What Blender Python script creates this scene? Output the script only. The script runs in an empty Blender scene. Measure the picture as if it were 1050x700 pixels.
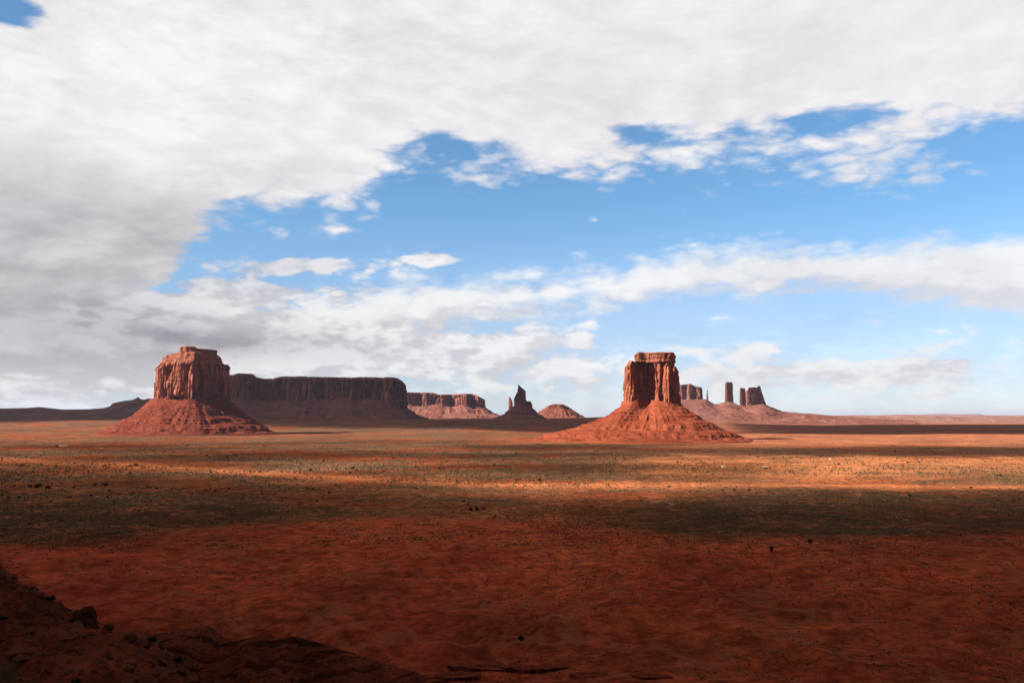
import bpy, math, random
import numpy as np
R = math.radians
random.seed(7)
SC = bpy.context.scene
COL = SC.collection

# ------------------------------------------------------------------ camera
CAM_H = 80.0
F = 875.0
HORIZON = 428.0
PITCH = math.atan((HORIZON - 350.0) / F)
cam = bpy.data.cameras.new("camera")
cam.sensor_width = 36.0
cam.lens = 36.0 * F / 1050.0
cam.clip_start = 0.5
cam.clip_end = 300000.0
camo = bpy.data.objects.new("camera", cam)
camo.location = (0, 0, CAM_H)
camo.rotation_euler = (R(90) + PITCH, 0, 0)
COL.objects.link(camo)
SC.camera = camo

# ------------------------------------------------------------------ light
SUN_AZ, SUN_EL = -110.0, 31.0          # degrees, azimuth clockwise from the view direction (+Y)
sd = (math.sin(R(SUN_AZ)) * math.cos(R(SUN_EL)), math.cos(R(SUN_AZ)) * math.cos(R(SUN_EL)), math.sin(R(SUN_EL)))
sun = bpy.data.lights.new("sun", 'SUN')
sun.energy = 5.0
sun.angle = R(0.5)
sun.color = (1.0, 0.90, 0.78)
suno = bpy.data.objects.new("sun", sun)
from mathutils import Vector
suno.rotation_euler = Vector(sd).to_track_quat('Z', 'Y').to_euler()
COL.objects.link(suno)
SC.view_settings.view_transform = 'Standard'
SC.view_settings.look = 'None'
SC.view_settings.exposure = 1.45
SC.view_settings.gamma = 1.0
SC.render.engine = 'CYCLES'
SC.cycles.use_denoising = True
SC.cycles.max_bounces = 6
SC.cycles.diffuse_bounces = 3
SC.cycles.volume_bounces = 1
SC.cycles.transparent_max_bounces = 16

# ------------------------------------------------------------------ projection helpers (photo pixel -> direction)
def pixdir(u, v):
    a = (u - 525.0) / F
    b = (350.0 - v) / F
    return a, math.cos(PITCH) - b * math.sin(PITCH), math.sin(PITCH) + b * math.cos(PITCH)
def pt(u, v, y):
    a, c, d = pixdir(u, v)
    return a / c * y, y, CAM_H + d / c * y
def zat(v, y):
    return pt(525, v, y)[2]
def azel(u, v):
    a, c, d = pixdir(u, v)
    return math.degrees(math.atan2(a, c)), math.degrees(math.atan2(d, math.hypot(a, c)))

# ------------------------------------------------------------------ node helper
class NT:
    def __init__(s, tree): s.t = tree; s.n = tree.nodes; s.l = tree.links
    def new(s, typ, **kw):
        n = s.n.new(typ)
        for k, v in kw.items(): setattr(n, k, v)
        return n
    def put(s, sock, v):
        if hasattr(v, 'is_linked') or isinstance(v, bpy.types.NodeSocket): s.l.new(v, sock)
        else: sock.default_value = v
    def m(s, op, a, b=0.0, c=0.0, clamp=False):
        n = s.new('ShaderNodeMath', operation=op, use_clamp=clamp)
        s.put(n.inputs[0], a); s.put(n.inputs[1], b); s.put(n.inputs[2], c)
        return n.outputs[0]
    def add(s, a, b): return s.m('ADD', a, b)
    def sub(s, a, b): return s.m('SUBTRACT', a, b)
    def mul(s, a, b): return s.m('MULTIPLY', a, b)
    def vm(s, op, a, b=(0, 0, 0)):
        n = s.new('ShaderNodeVectorMath', operation=op)
        s.put(n.inputs[0], a); s.put(n.inputs[1], b)
        return n.outputs[0]
    def xyz(s, x, y, z):
        n = s.new('ShaderNodeCombineXYZ'); s.put(n.inputs[0], x); s.put(n.inputs[1], y); s.put(n.inputs[2], z)
        return n.outputs[0]
    def noise(s, vec, scale=1.0, detail=5.0, rough=0.55, dist=0.0, lac=2.0):
        n = s.new('ShaderNodeTexNoise')
        s.put(n.inputs['Vector'], vec); n.inputs['Scale'].default_value = scale
        n.inputs['Detail'].default_value = detail; n.inputs['Roughness'].default_value = rough
        n.inputs['Distortion'].default_value = dist; n.inputs['Lacunarity'].default_value = lac
        return n.outputs['Fac']
    def puffs(s, vec, scale=1.0):
        """rounded billows: the folded noise has creases between bulging lobes"""
        return s.mul(s.m('ABSOLUTE', s.sub(s.noise(vec, scale, 3.5, 0.52, 0.0), 0.5)), 2.6)
    def sstep(s, v, lo, hi, a=0.0, b=1.0):
        n = s.new('ShaderNodeMapRange', interpolation_type='SMOOTHSTEP')
        s.put(n.inputs['Value'], v); s.put(n.inputs['From Min'], lo); s.put(n.inputs['From Max'], hi)
        s.put(n.inputs['To Min'], a); s.put(n.inputs['To Max'], b)
        return n.outputs[0]
    def lin(s, v, lo, hi, a=0.0, b=1.0):
        n = s.new('ShaderNodeMapRange', interpolation_type='LINEAR')
        s.put(n.inputs['Value'], v); s.put(n.inputs['From Min'], lo); s.put(n.inputs['From Max'], hi)
        s.put(n.inputs['To Min'], a); s.put(n.inputs['To Max'], b)
        return n.outputs[0]
    def mix(s, f, a, b, bt='MIX'):
        n = s.new('ShaderNodeMix', data_type='RGBA', blend_type=bt)
        s.put(n.inputs[0], f)
        for sock, v in ((n.inputs[6], a), (n.inputs[7], b)):
            if isinstance(v, tuple) and len(v) == 3: v = v + (1.0,)
            s.put(sock, v)
        return n.outputs[2]
    def curve(s, x, pts):
        n = s.new('ShaderNodeFloatCurve')
        c = n.mapping.curves[0]
        pts = sorted(pts)
        c.points[0].location = pts[0]; c.points[1].location = pts[-1]
        for p in pts[1:-1]: c.points.new(*p)
        n.mapping.update()
        s.put(n.inputs['Value'], x)
        return n.outputs[0]

# ------------------------------------------------------------------ world: Nishita sky under procedural clouds
W = bpy.data.worlds.new("World"); SC.world = W; W.use_nodes = True
t = NT(W.node_tree); t.n.clear()
SKY_STRENGTH = 0.060
sky = t.new('ShaderNodeTexSky', sky_type='NISHITA', sun_disc=False)
sky.sun_elevation = R(SUN_EL); sky.sun_rotation = R(SUN_AZ)
sky.altitude = 1700.0; sky.air_density = 1.0; sky.dust_density = 0.4; sky.ozone_density = 2.0
tc = t.new('ShaderNodeTexCoord')
sep = t.new('ShaderNodeSeparateXYZ'); t.l.new(tc.outputs['Generated'], sep.inputs[0])
dx, dy, dz = sep.outputs
AZ = t.mul(t.m('ARCTAN2', dx, dy), 57.2958)
EL = t.mul(t.m('ARCSINE', dz), 57.2958)
azn = t.m('ADD', t.mul(AZ, 1 / 90.0), 0.5, clamp=True)
def az_curve(px):
    pts = []
    for u, v in px:
        a, e = azel(u, v)
        pts.append(((a + 45) / 90.0, max(0.0, min(1.0, e / 40.0))))
    return t.mul(t.curve(azn, pts), 40.0)
def blob(u, v, ru, rv, tilt=0.0):
    """soft 0..1 patch at a direction of the sky, radii in degrees"""
    a, e = azel(u, v)
    x = t.sub(AZ, a); y = t.sub(EL, e)
    c, s_ = math.cos(R(tilt)), math.sin(R(tilt))
    xr = t.add(t.mul(x, c / ru), t.mul(y, s_ / ru))
    yr = t.add(t.mul(x, -s_ / rv), t.mul(y, c / rv))
    d2 = t.add(t.mul(xr, xr), t.mul(yr, yr))
    return t.m('EXPONENT', t.mul(d2, -1.0))
def total(items):
    o = items[0]
    for i in items[1:]: o = t.add(o, i)
    return o
# perspective-true coordinates on a cloud layer, for the texture of the big sheet
zc = t.m('MAXIMUM', t.add(dz, 0.22), 0.05)
layer = t.xyz(t.m('DIVIDE', dx, zc), t.m('DIVIDE', dy, zc), 0.0)
ang = t.xyz(AZ, t.mul(EL, 1.9), 3.0)
e1 = az_curve([(-60, 392), (40, 385), (110, 360), (150, 322), (185, 276), (212, 240), (240, 226), (300, 222), (380, 214), (412, 192), (440, 184), (500, 186), (560, 192),
               (620, 190), (690, 183), (740, 176), (860, 172), (960, 168), (1010, 158), (1060, 160)])
t2 = az_curve([(-60, 300), (180, 302), (260, 312), (330, 308), (400, 300), (470, 293), (560, 285), (640, 281), (700, 272), (780, 263), (860, 258), (950, 252), (1000, 250), (1060, 244)])
b2 = az_curve([(-60, 402), (180, 398), (250, 380), (330, 352), (420, 338), (480, 326), (560, 316), (640, 305), (700, 300), (770, 298), (850, 298), (930, 304), (1000, 318), (1060, 328)])
def fields(ox, oy):
    """cloud thickness at the direction shifted by (ox, oy) degrees: returns s1, s2, s3"""
    a2 = t.vm('ADD', ang, (ox, oy * 1.9, 0.0))
    l2 = t.vm('ADD', layer, (ox * 0.03, oy * 0.05, 0.0))
    nL = t.noise(l2, 1.7, 8, 0.54, 0.25)
    nB = t.noise(a2, 0.13, 8, 0.54, 0.35)
    nC = t.noise(t.vm('ADD', a2, (40.0, 11.0, 5.0)), 0.33, 9, 0.57, 0.2)
    nP = t.sub(t.puffs(t.vm('MULTIPLY', a2, (0.8, 1.15, 1.0)), 0.36), 0.26)
    el = t.add(EL, oy)
    nn = t.add(t.sub(nL, 0.5), t.add(t.sub(nB, 0.5), t.mul(t.sub(nC, 0.5), 0.6)))
    # the big sheet
    s1 = t.sub(el, e1)
    s1 = t.m('MINIMUM', s1, 7.0)
    s1 = t.add(s1, t.mul(nn, 6.5)); s1 = t.add(s1, t.mul(nP, 3.6))
    s1 = t.sub(s1, t.mul(blob(4, 10, 2.8, 1.5, 0), 8.5))
    s1 = t.sub(s1, t.mul(blob(478, 152, 4.0, 0.8, 0), 2.4))
    s1 = t.sub(s1, t.mul(blob(655, 136, 3.0, 0.8, -6), 3.8))
    s1 = t.sub(s1, t.mul(blob(870, 118, 6.0, 0.9, 0), 4.0))
    s1 = t.sub(s1, t.mul(blob(1030, 140, 4.0, 1.4, 0), 3.0))
    # second band
    s2 = t.m('MINIMUM', t.sub(t2, el), t.sub(el, b2))
    s2 = t.add(s2, t.mul(t.sub(nB, 0.50), 3.4)); s2 = t.add(s2, t.mul(t.sub(nC, 0.5), 2.6)); s2 = t.add(s2, t.mul(nP, 1.8)); s2 = t.add(s2, 0.55)
    # low cumulus and wisps
    s3 = t.add(t.add(t.mul(t.sub(nC, 0.5), 6.5), t.mul(nP, 3.6)), 0.25)
    s3 = t.add(s3, t.mul(t.sub(nB, 0.5), 5.0))
    m3 = total([t.mul(blob(100, 345, 15, 4.6, 0), 3.6), t.mul(blob(290, 345, 13, 2.2, 0), 2.9), t.mul(blob(420, 370, 12, 2.4, 0), 2.3),
                t.mul(blob(585, 388, 8, 1.7, 0), 1.8), t.mul(blob(745, 358, 5.0, 0.9, 0), 3.0), t.mul(blob(800, 385, 9, 1.0, 0), 2.5), t.mul(blob(950, 378, 10, 0.9, 0), 1.9), t.mul(blob(1010, 330, 5, 2.0, 0), 1.8),
                t.mul(blob(320, 272, 4.6, 0.65, 4), 3.6), t.mul(blob(447, 266, 2.4, 0.5, -2), 3.5), t.mul(blob(290, 300, 5, 0.6, 0), 2.9), t.mul(blob(375, 290, 1.2, 0.5, 0), 1.9),
                t.mul(blob(30, 400, 6, 1.4, 0), 1.9), t.mul(blob(740, 328, 1.4, 0.4, 0), 2.8), t.mul(blob(880, 326, 3.0, 0.7, 0), 2.4), t.mul(blob(950, 405, 14, 1.4, 0), 1.4), t.mul(blob(540, 350, 9, 1.0, 4), 1.7)])
    s3 = t.add(t.sub(s3, 2.25), m3)
    return s1, s2, s3
sA = fields(0.0, 0.0)
sB = fields(-0.8, 1.0)        # towards the sun side: used for the shape of light on the clouds
def dens(s, w1=(-0.9, 2.0), w2=(-0.7, 1.2), w3=(-0.5, 1.0)):
    d1 = t.sstep(s[0], *w1); d2 = t.sstep(s[1], *w2); d3 = t.sstep(s[2], *w3)
    o = t.mul(t.mul(t.sub(1.0, d1), t.sub(1.0, t.mul(d2, 0.92))), t.sub(1.0, t.mul(d3, 0.88)))
    return t.sub(1.0, o)
D = dens(sA)
veil = t.mul(t.sstep(EL, 15.0, -1.0), 0.42)
D = t.sub(1.0, t.mul(t.sub(1.0, D), t.sub(1.0, veil)))
thA = t.m('MAXIMUM', t.m('MAXIMUM', t.mul(sA[0], 0.6), t.mul(sA[1], 1.6)), t.mul(sA[2], 1.5))
thB = t.m('MAXIMUM', t.m('MAXIMUM', t.mul(sB[0], 0.6), t.mul(sB[1], 1.6)), t.mul(sB[2], 1.5))
relief = t.sstep(t.sub(thA, thB), -1.9, 1.7)            # 1 = faces the light
nG = t.noise(t.vm('ADD', ang, (7.0, 90.0, 1.0)), 0.10, 7, 0.6, 0.5)
grey = total([t.mul(blob(-10, 275, 11, 4.6, -8), 0.62), t.mul(blob(150, 228, 11, 2.2, -14), 0.42), t.mul(blob(70, 350, 14, 1.8, 0), 0.34), t.mul(blob(250, 350, 8, 1.0, 0), 0.30),
              t.mul(blob(560, 60, 9, 3.0, 10), 0.10), t.mul(blob(880, 326, 3.4, 0.7, 4), 0.34), t.mul(blob(900, 30, 14, 6.0, 0), 0.10)])
grey = t.m('MULTIPLY', grey, t.sstep(nG, 0.28, 0.70, 0.45, 1.35), clamp=True)
upper = t.sstep(EL, 27.0, 40.0)                          # unseen sky overhead, darkened to lower the ambient light
around = t.sstep(t.m('ABSOLUTE', AZ), 40.0, 75.0)        # unseen sky beside and behind, darkened too so shaded faces get less fill
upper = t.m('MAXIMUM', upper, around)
relw = t.mul(t.sstep(EL, 9.0, 17.0, 0.9, 0.36), t.sstep(AZ, -6.0, 10.0, 1.0, 0.62))
lum = t.sub(0.357, t.mul(t.mul(t.sub(1.0, relief), relw), 0.105))
lum = t.mul(lum, t.sub(1.0, t.mul(t.sub(1.0, t.sstep(nG, 0.32, 0.62)), 0.13)))
lum = t.mul(lum, t.sub(1.0, t.mul(grey, 0.56)))
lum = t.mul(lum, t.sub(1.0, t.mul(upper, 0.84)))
ctint = t.mix(t.m('MAXIMUM', grey, t.mul(t.sub(1.0, relief), 0.4)), (1.0, 0.985, 0.98), (0.92, 0.87, 0.965))
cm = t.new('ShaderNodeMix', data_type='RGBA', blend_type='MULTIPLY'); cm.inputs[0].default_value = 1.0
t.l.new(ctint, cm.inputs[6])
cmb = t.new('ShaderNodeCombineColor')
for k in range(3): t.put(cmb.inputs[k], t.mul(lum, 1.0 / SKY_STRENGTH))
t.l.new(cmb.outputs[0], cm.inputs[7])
lowtint = t.mix(t.sstep(EL, -1.0, 15.0), (0.66, 0.70, 0.88), (0.74, 1.0, 1.06))
skyc = t.mix(1.0, sky.outputs[0], lowtint, 'MULTIPLY')
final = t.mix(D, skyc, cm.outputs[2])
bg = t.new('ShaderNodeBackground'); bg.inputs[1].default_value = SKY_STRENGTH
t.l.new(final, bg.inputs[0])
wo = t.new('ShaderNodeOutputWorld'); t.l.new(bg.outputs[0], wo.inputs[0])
W.cycles.sampling_method = 'MANUAL'; W.cycles.sample_map_resolution = 512

# ------------------------------------------------------------------ numpy noise
_rng = np.random.RandomState(11)
_perm = np.tile(_rng.permutation(256), 3).astype(np.int64)
_g = _rng.normal(size=(256, 3)); _g /= np.linalg.norm(_g, axis=1)[:, None]
def perlin(x, y, z=0.0):
    x, y, z = np.broadcast_arrays(np.asarray(x, float), np.asarray(y, float), np.asarray(z, float))
    xi, yi, zi = np.floor(x), np.floor(y), np.floor(z)
    xf, yf, zf = x - xi, y - yi, z - zi
    xi, yi, zi = xi.astype(np.int64) & 255, yi.astype(np.int64) & 255, zi.astype(np.int64) & 255
    def fade(v): return v * v * v * (v * (v * 6 - 15) + 10)
    uu, vv, ww = fade(xf), fade(yf), fade(zf)
    def g(i, j, k):
        h = _perm[_perm[_perm[(xi + i) & 255] + ((yi + j) & 255)] + ((zi + k) & 255)]
        gr = _g[h]
        return gr[..., 0] * (xf - i) + gr[..., 1] * (yf - j) + gr[..., 2] * (zf - k)
    def L(a, b, w): return a + (b - a) * w
    return L(L(L(g(0, 0, 0), g(1, 0, 0), uu), L(g(0, 1, 0), g(1, 1, 0), uu), vv),
             L(L(g(0, 0, 1), g(1, 0, 1), uu), L(g(0, 1, 1), g(1, 1, 1), uu), vv), ww) * 1.7
def fbm(x, y, z=0.0, o=4, gain=0.5):
    s, a = 0.0, 1.0
    for i in range(o):
        s = s + a * perlin(x * 2 ** i + i * 17.3, y * 2 ** i + i * 5.1, np.asarray(z) * 2 ** i)
        a *= gain
    return s
def ridged(x, y, z=0.0, o=4):
    s, a = 0.0, 1.0
    for i in range(o):
        s = s + a * (1 - 2 * np.abs(perlin(x * 2 ** i + i * 9.7, y * 2 ** i + 3.3 * i, np.asarray(z) * 2 ** i)))
        a *= 0.5
    return s
def sst(x, lo, hi):
    q = np.clip((x - lo) / (hi - lo), 0, 1)
    return q * q * (3 - 2 * q)

# ------------------------------------------------------------------ mesh helpers
def np_mesh(name, V, Q, smooth=True):
    me = bpy.data.meshes.new(name)
    V = np.ascontiguousarray(V, dtype=np.float32); Q = np.ascontiguousarray(Q, dtype=np.int32)
    k = Q.shape[1]
    me.vertices.add(len(V)); me.vertices.foreach_set("co", V.ravel())
    me.loops.add(Q.size); me.loops.foreach_set("vertex_index", Q.ravel())
    me.polygons.add(len(Q)); me.polygons.foreach_set("loop_start", np.arange(0, Q.size, k, dtype=np.int32))
    try: me.polygons.foreach_set("loop_total", np.full(len(Q), k, dtype=np.int32))
    except Exception: pass
    me.update(calc_edges=True); me.validate()
    if smooth: me.polygons.foreach_set("use_smooth", np.ones(len(me.polygons), dtype=bool))
    return me
def grid_quads(nr, nc, wrap=False):
    i, j = np.meshgrid(np.arange(nr - 1), np.arange(nc if wrap else nc - 1), indexing='ij')
    j2 = (j + 1) % nc
    return np.stack([i * nc + j, i * nc + j2, (i + 1) * nc + j2, (i + 1) * nc + j], -1).reshape(-1, 4)
def link(name, me, mat=None, parent=None):
    o = bpy.data.objects.new(name, me); COL.objects.link(o)
    if mat is not None and me is not None and not me.materials: me.materials.append(mat)
    if parent is not None: o.parent = parent
    return o
def tag(o, label=None, cat=None, group=None, kind=None):
    if label: o['label'] = label
    if cat: o['category'] = cat
    if group: o['group'] = group
    if kind: o['kind'] = kind
    return o
def empty(name, loc, rz=0.0):
    o = bpy.data.objects.new(name, None); o.location = loc; o.rotation_euler = (0, 0, rz)
    o.empty_display_size = 5; COL.objects.link(o); return o
def color_attr(me, name, arr, dom='POINT'):
    a = me.color_attributes.new(name=name, type='FLOAT_COLOR', domain=dom)
    c = np.ones((len(arr), 4), dtype=np.float32); c[:, :3] = arr
    a.data.foreach_set("color", c.ravel())
def float_attr(me, name, arr):
    a = me.attributes.new(name=name, type='FLOAT', domain='POINT')
    a.data.foreach_set("value", np.ascontiguousarray(arr, dtype=np.float32))

# ------------------------------------------------------------------ materials
def new_mat(name):
    m = bpy.data.materials.new(name); m.use_nodes = True
    q = NT(m.node_tree); q.n.clear()
    out = q.new('ShaderNodeOutputMaterial'); b = q.new('ShaderNodeBsdfPrincipled')
    b.inputs['Specular IOR Level'].default_value = 0.0; b.inputs['Roughness'].default_value = 1.0
    q.l.new(b.outputs[0], out.inputs[0])
    return m, q, b, out
def simple_mat(name, c, rough=0.9, spec=0.15, var=0.0, scale=1.0, metal=0.0):
    m, q, b, out = new_mat(name)
    b.inputs['Roughness'].default_value = rough; b.inputs['Specular IOR Level'].default_value = spec
    b.inputs['Metallic'].default_value = metal
    if var:
        tcn = q.new('ShaderNodeTexCoord')
        n = q.noise(tcn.outputs['Object'], scale, 6, 0.6)
        hi = tuple(min(1, x * (1 + var)) for x in c); lo = tuple(x * (1 - var) for x in c)
        q.l.new(q.mix(q.sstep(n, 0.3, 0.7), lo, hi), b.inputs['Base Color'])
    else: b.inputs['Base Color'].default_value = (*c, 1)
    return m
ALB = 0.66      # surface colours below are written for exposure 0.75; the picture is exposed brighter
def rock_mat(name, base, dark, light, s=1.0, strata=0.5, streak=0.6, bump=1.0):
    """sandstone: vertical desert varnish streaks, horizontal beds; s = size of the pattern in metres/20"""
    base, dark, light = (tuple(k * ALB for k in c_) for c_ in (base, dark, light))
    m, q, b, out = new_mat(name)
    tcn = q.new('ShaderNodeTexCoord'); P = tcn.outputs['Object']
    sp = q.new('ShaderNodeSeparateXYZ'); q.l.new(P, sp.inputs[0])
    x, y, z = sp.outputs
    vs = q.xyz(q.mul(x, 1 / (7 * s)), q.mul(y, 1 / (7 * s)), q.mul(z, 1 / (75 * s)))
    n1 = q.noise(vs, 1.0, 6, 0.62, 0.3)
    hz = q.xyz(q.mul(x, 1 / (160 * s)), q.mul(y, 1 / (160 * s)), q.mul(z, 1 / (5.0 * s)))
    n2 = q.noise(hz, 1.0, 5, 0.65, 0.0)
    n3 = q.noise(P, 1 / (6.0 * s), 8, 0.66, 0.0)
    n4 = q.noise(P, 1 / (45.0 * s), 4, 0.6, 0.0)
    c = q.mix(q.sstep(n4, 0.35, 0.66), base, tuple(0.5 * (i + j) for i, j in zip(base, light)))
    c = q.mix(q.mul(q.sstep(n1, 0.50, 0.66), streak), c, dark)
    c = q.mix(q.mul(q.sstep(n1, 0.42, 0.30), 0.55), c, light)
    c = q.mix(q.mul(q.sstep(n2, 0.52, 0.62), strata), c, dark)
    c = q.mix(q.mul(q.sstep(n3, 0.50, 0.75), 0.5), c, light)
    q.l.new(c, b.inputs['Base Color'])
    bp = q.new('ShaderNodeBump'); bp.inputs['Strength'].default_value = 0.8; bp.inputs['Distance'].default_value = 2.2 * s * bump
    h = q.add(q.mul(n1, 0.8), q.add(q.mul(n3, 0.9), q.mul(n2, 0.5)))
    q.l.new(h, bp.inputs['Height']); q.l.new(bp.outputs[0], b.inputs['Normal'])
    return m
def talus_mat(name, base, dark, light, s=1.0, beds=0.6):
    base, dark, light = (tuple(k * ALB for k in c_) for c_ in (base, dark, light))
    m, q, b, out = new_mat(name)
    tcn = q.new('ShaderNodeTexCoord'); P = tcn.outputs['Object']
    sp = q.new('ShaderNodeSeparateXYZ'); q.l.new(P, sp.inputs[0])
    x, y, z = sp.outputs
    hz = q.xyz(q.mul(x, 1 / (70 * s)), q.mul(y, 1 / (70 * s)), q.mul(z, 1 / (7.0 * s)))
    n2 = q.noise(hz, 1.0, 6, 0.65, 0.15)
    n3 = q.noise(P, 1 / (4.5 * s), 8, 0.70, 0.0)
    n4 = q.noise(P, 1 / (55.0 * s), 5, 0.6, 0.4)
    c = q.mix(q.sstep(n4, 0.38, 0.64), base, light)
    c = q.mix(q.mul(q.sstep(n2, 0.52, 0.64), beds), c, dark)
    c = q.mix(q.mul(q.sstep(n3, 0.55, 0.68), 0.65), c, dark)
    c = q.mix(q.mul(q.sstep(n3, 0.42, 0.30), 0.55), c, light)
    q.l.new(c, b.inputs['Base Color'])
    bp = q.new('ShaderNodeBump'); bp.inputs['Strength'].default_value = 0.8; bp.inputs['Distance'].default_value = 2.5 * s
    q.l.new(q.add(n3, q.mul(n2, 0.6)), bp.inputs['Height']); q.l.new(bp.outputs[0], b.inputs['Normal'])
    return m
M_CLIFF = rock_mat('red_sandstone', (0.34, 0.098, 0.055), (0.075, 0.027, 0.023), (0.54, 0.20, 0.12), 1.0, 0.15, 0.65)
M_CLIFF_PALE = rock_mat('pale_red_sandstone', (0.34, 0.108, 0.066), (0.06, 0.024, 0.022), (0.60, 0.25, 0.155), 1.25, 0.15, 0.75)
M_CAP = rock_mat('cap_sandstone', (0.34, 0.115, 0.065), (0.09, 0.035, 0.025), (0.54, 0.23, 0.14), 0.8, 0.6, 0.2)
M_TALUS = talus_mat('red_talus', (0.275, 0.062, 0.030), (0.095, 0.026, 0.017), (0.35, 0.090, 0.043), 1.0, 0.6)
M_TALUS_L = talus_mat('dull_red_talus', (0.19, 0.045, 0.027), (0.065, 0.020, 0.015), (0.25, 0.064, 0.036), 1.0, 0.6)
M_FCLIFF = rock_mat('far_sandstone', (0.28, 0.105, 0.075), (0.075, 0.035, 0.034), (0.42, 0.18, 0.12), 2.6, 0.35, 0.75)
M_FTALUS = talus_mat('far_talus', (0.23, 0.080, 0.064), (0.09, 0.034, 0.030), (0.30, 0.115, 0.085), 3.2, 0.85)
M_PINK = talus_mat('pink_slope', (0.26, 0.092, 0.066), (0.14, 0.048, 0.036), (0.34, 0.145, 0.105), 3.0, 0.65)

# ------------------------------------------------------------------ terrain height
def uof(x, y):
    return 525.0 + F * x / np.maximum(y, 1.0) * 1.004
def gz(x, y):
    x = np.asarray(x, float); y = np.asarray(y, float)
    r = np.hypot(x, y)
    u = np.where(y > 50, uof(x, y), np.where(x < 0, -2000.0, 3000.0))
    left = 1 - sst(u, 470, 660)
    z = 64.0 * sst(y, 4200, 6700) * left
    z = z + 84.0 * np.exp(-((u - 650) / 95.0) ** 2) * sst(y, 5600, 8200) * (1 - sst(y, 9000, 11500)) * sst(r, 2000, 4000)
    z = z - 40.0 * sst(r, 16000, 40000)
    # relief: badland folds near by, gentle swells on the plain
    near = 1 - sst(r, 420, 760)
    wx = x + 25 * fbm(x / 130.0, y / 130.0, 3.0, 2); wy = y + 25 * fbm(x / 130.0, y / 130.0, 9.0, 2)
    fold = ridged(wx / 170.0, wy / 95.0, 0.5, 4)
    z = z + near * (3.6 * fold + 0.7 * fbm(x / 14.0, y / 11.0, 2.0, 3) - 2.0)
    mid = sst(r, 420, 760) * (1 - sst(r, 2500, 6000))
    z = z + mid * (1.4 * fbm(x / 150.0, y / 150.0, 7.0, 4))
    z = z + sst(r, 1800, 3500) * (1 - sst(r, 9000, 14000)) * (5.0 * fbm(x / 700.0, y / 700.0, 4.0, 4))
    return z
def ground_at(u, v):
    """the point of the terrain seen at a photo pixel"""
    a, c, d = pixdir(u, v)
    y = (CAM_H) / max(1e-4, -d / c)
    for _ in range(12):
        z = float(gz(np.array([a / c * y]), np.array([y]))[0])
        y = (CAM_H - z) / max(1e-4, -d / c)
    return a / c * y, y, z

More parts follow.
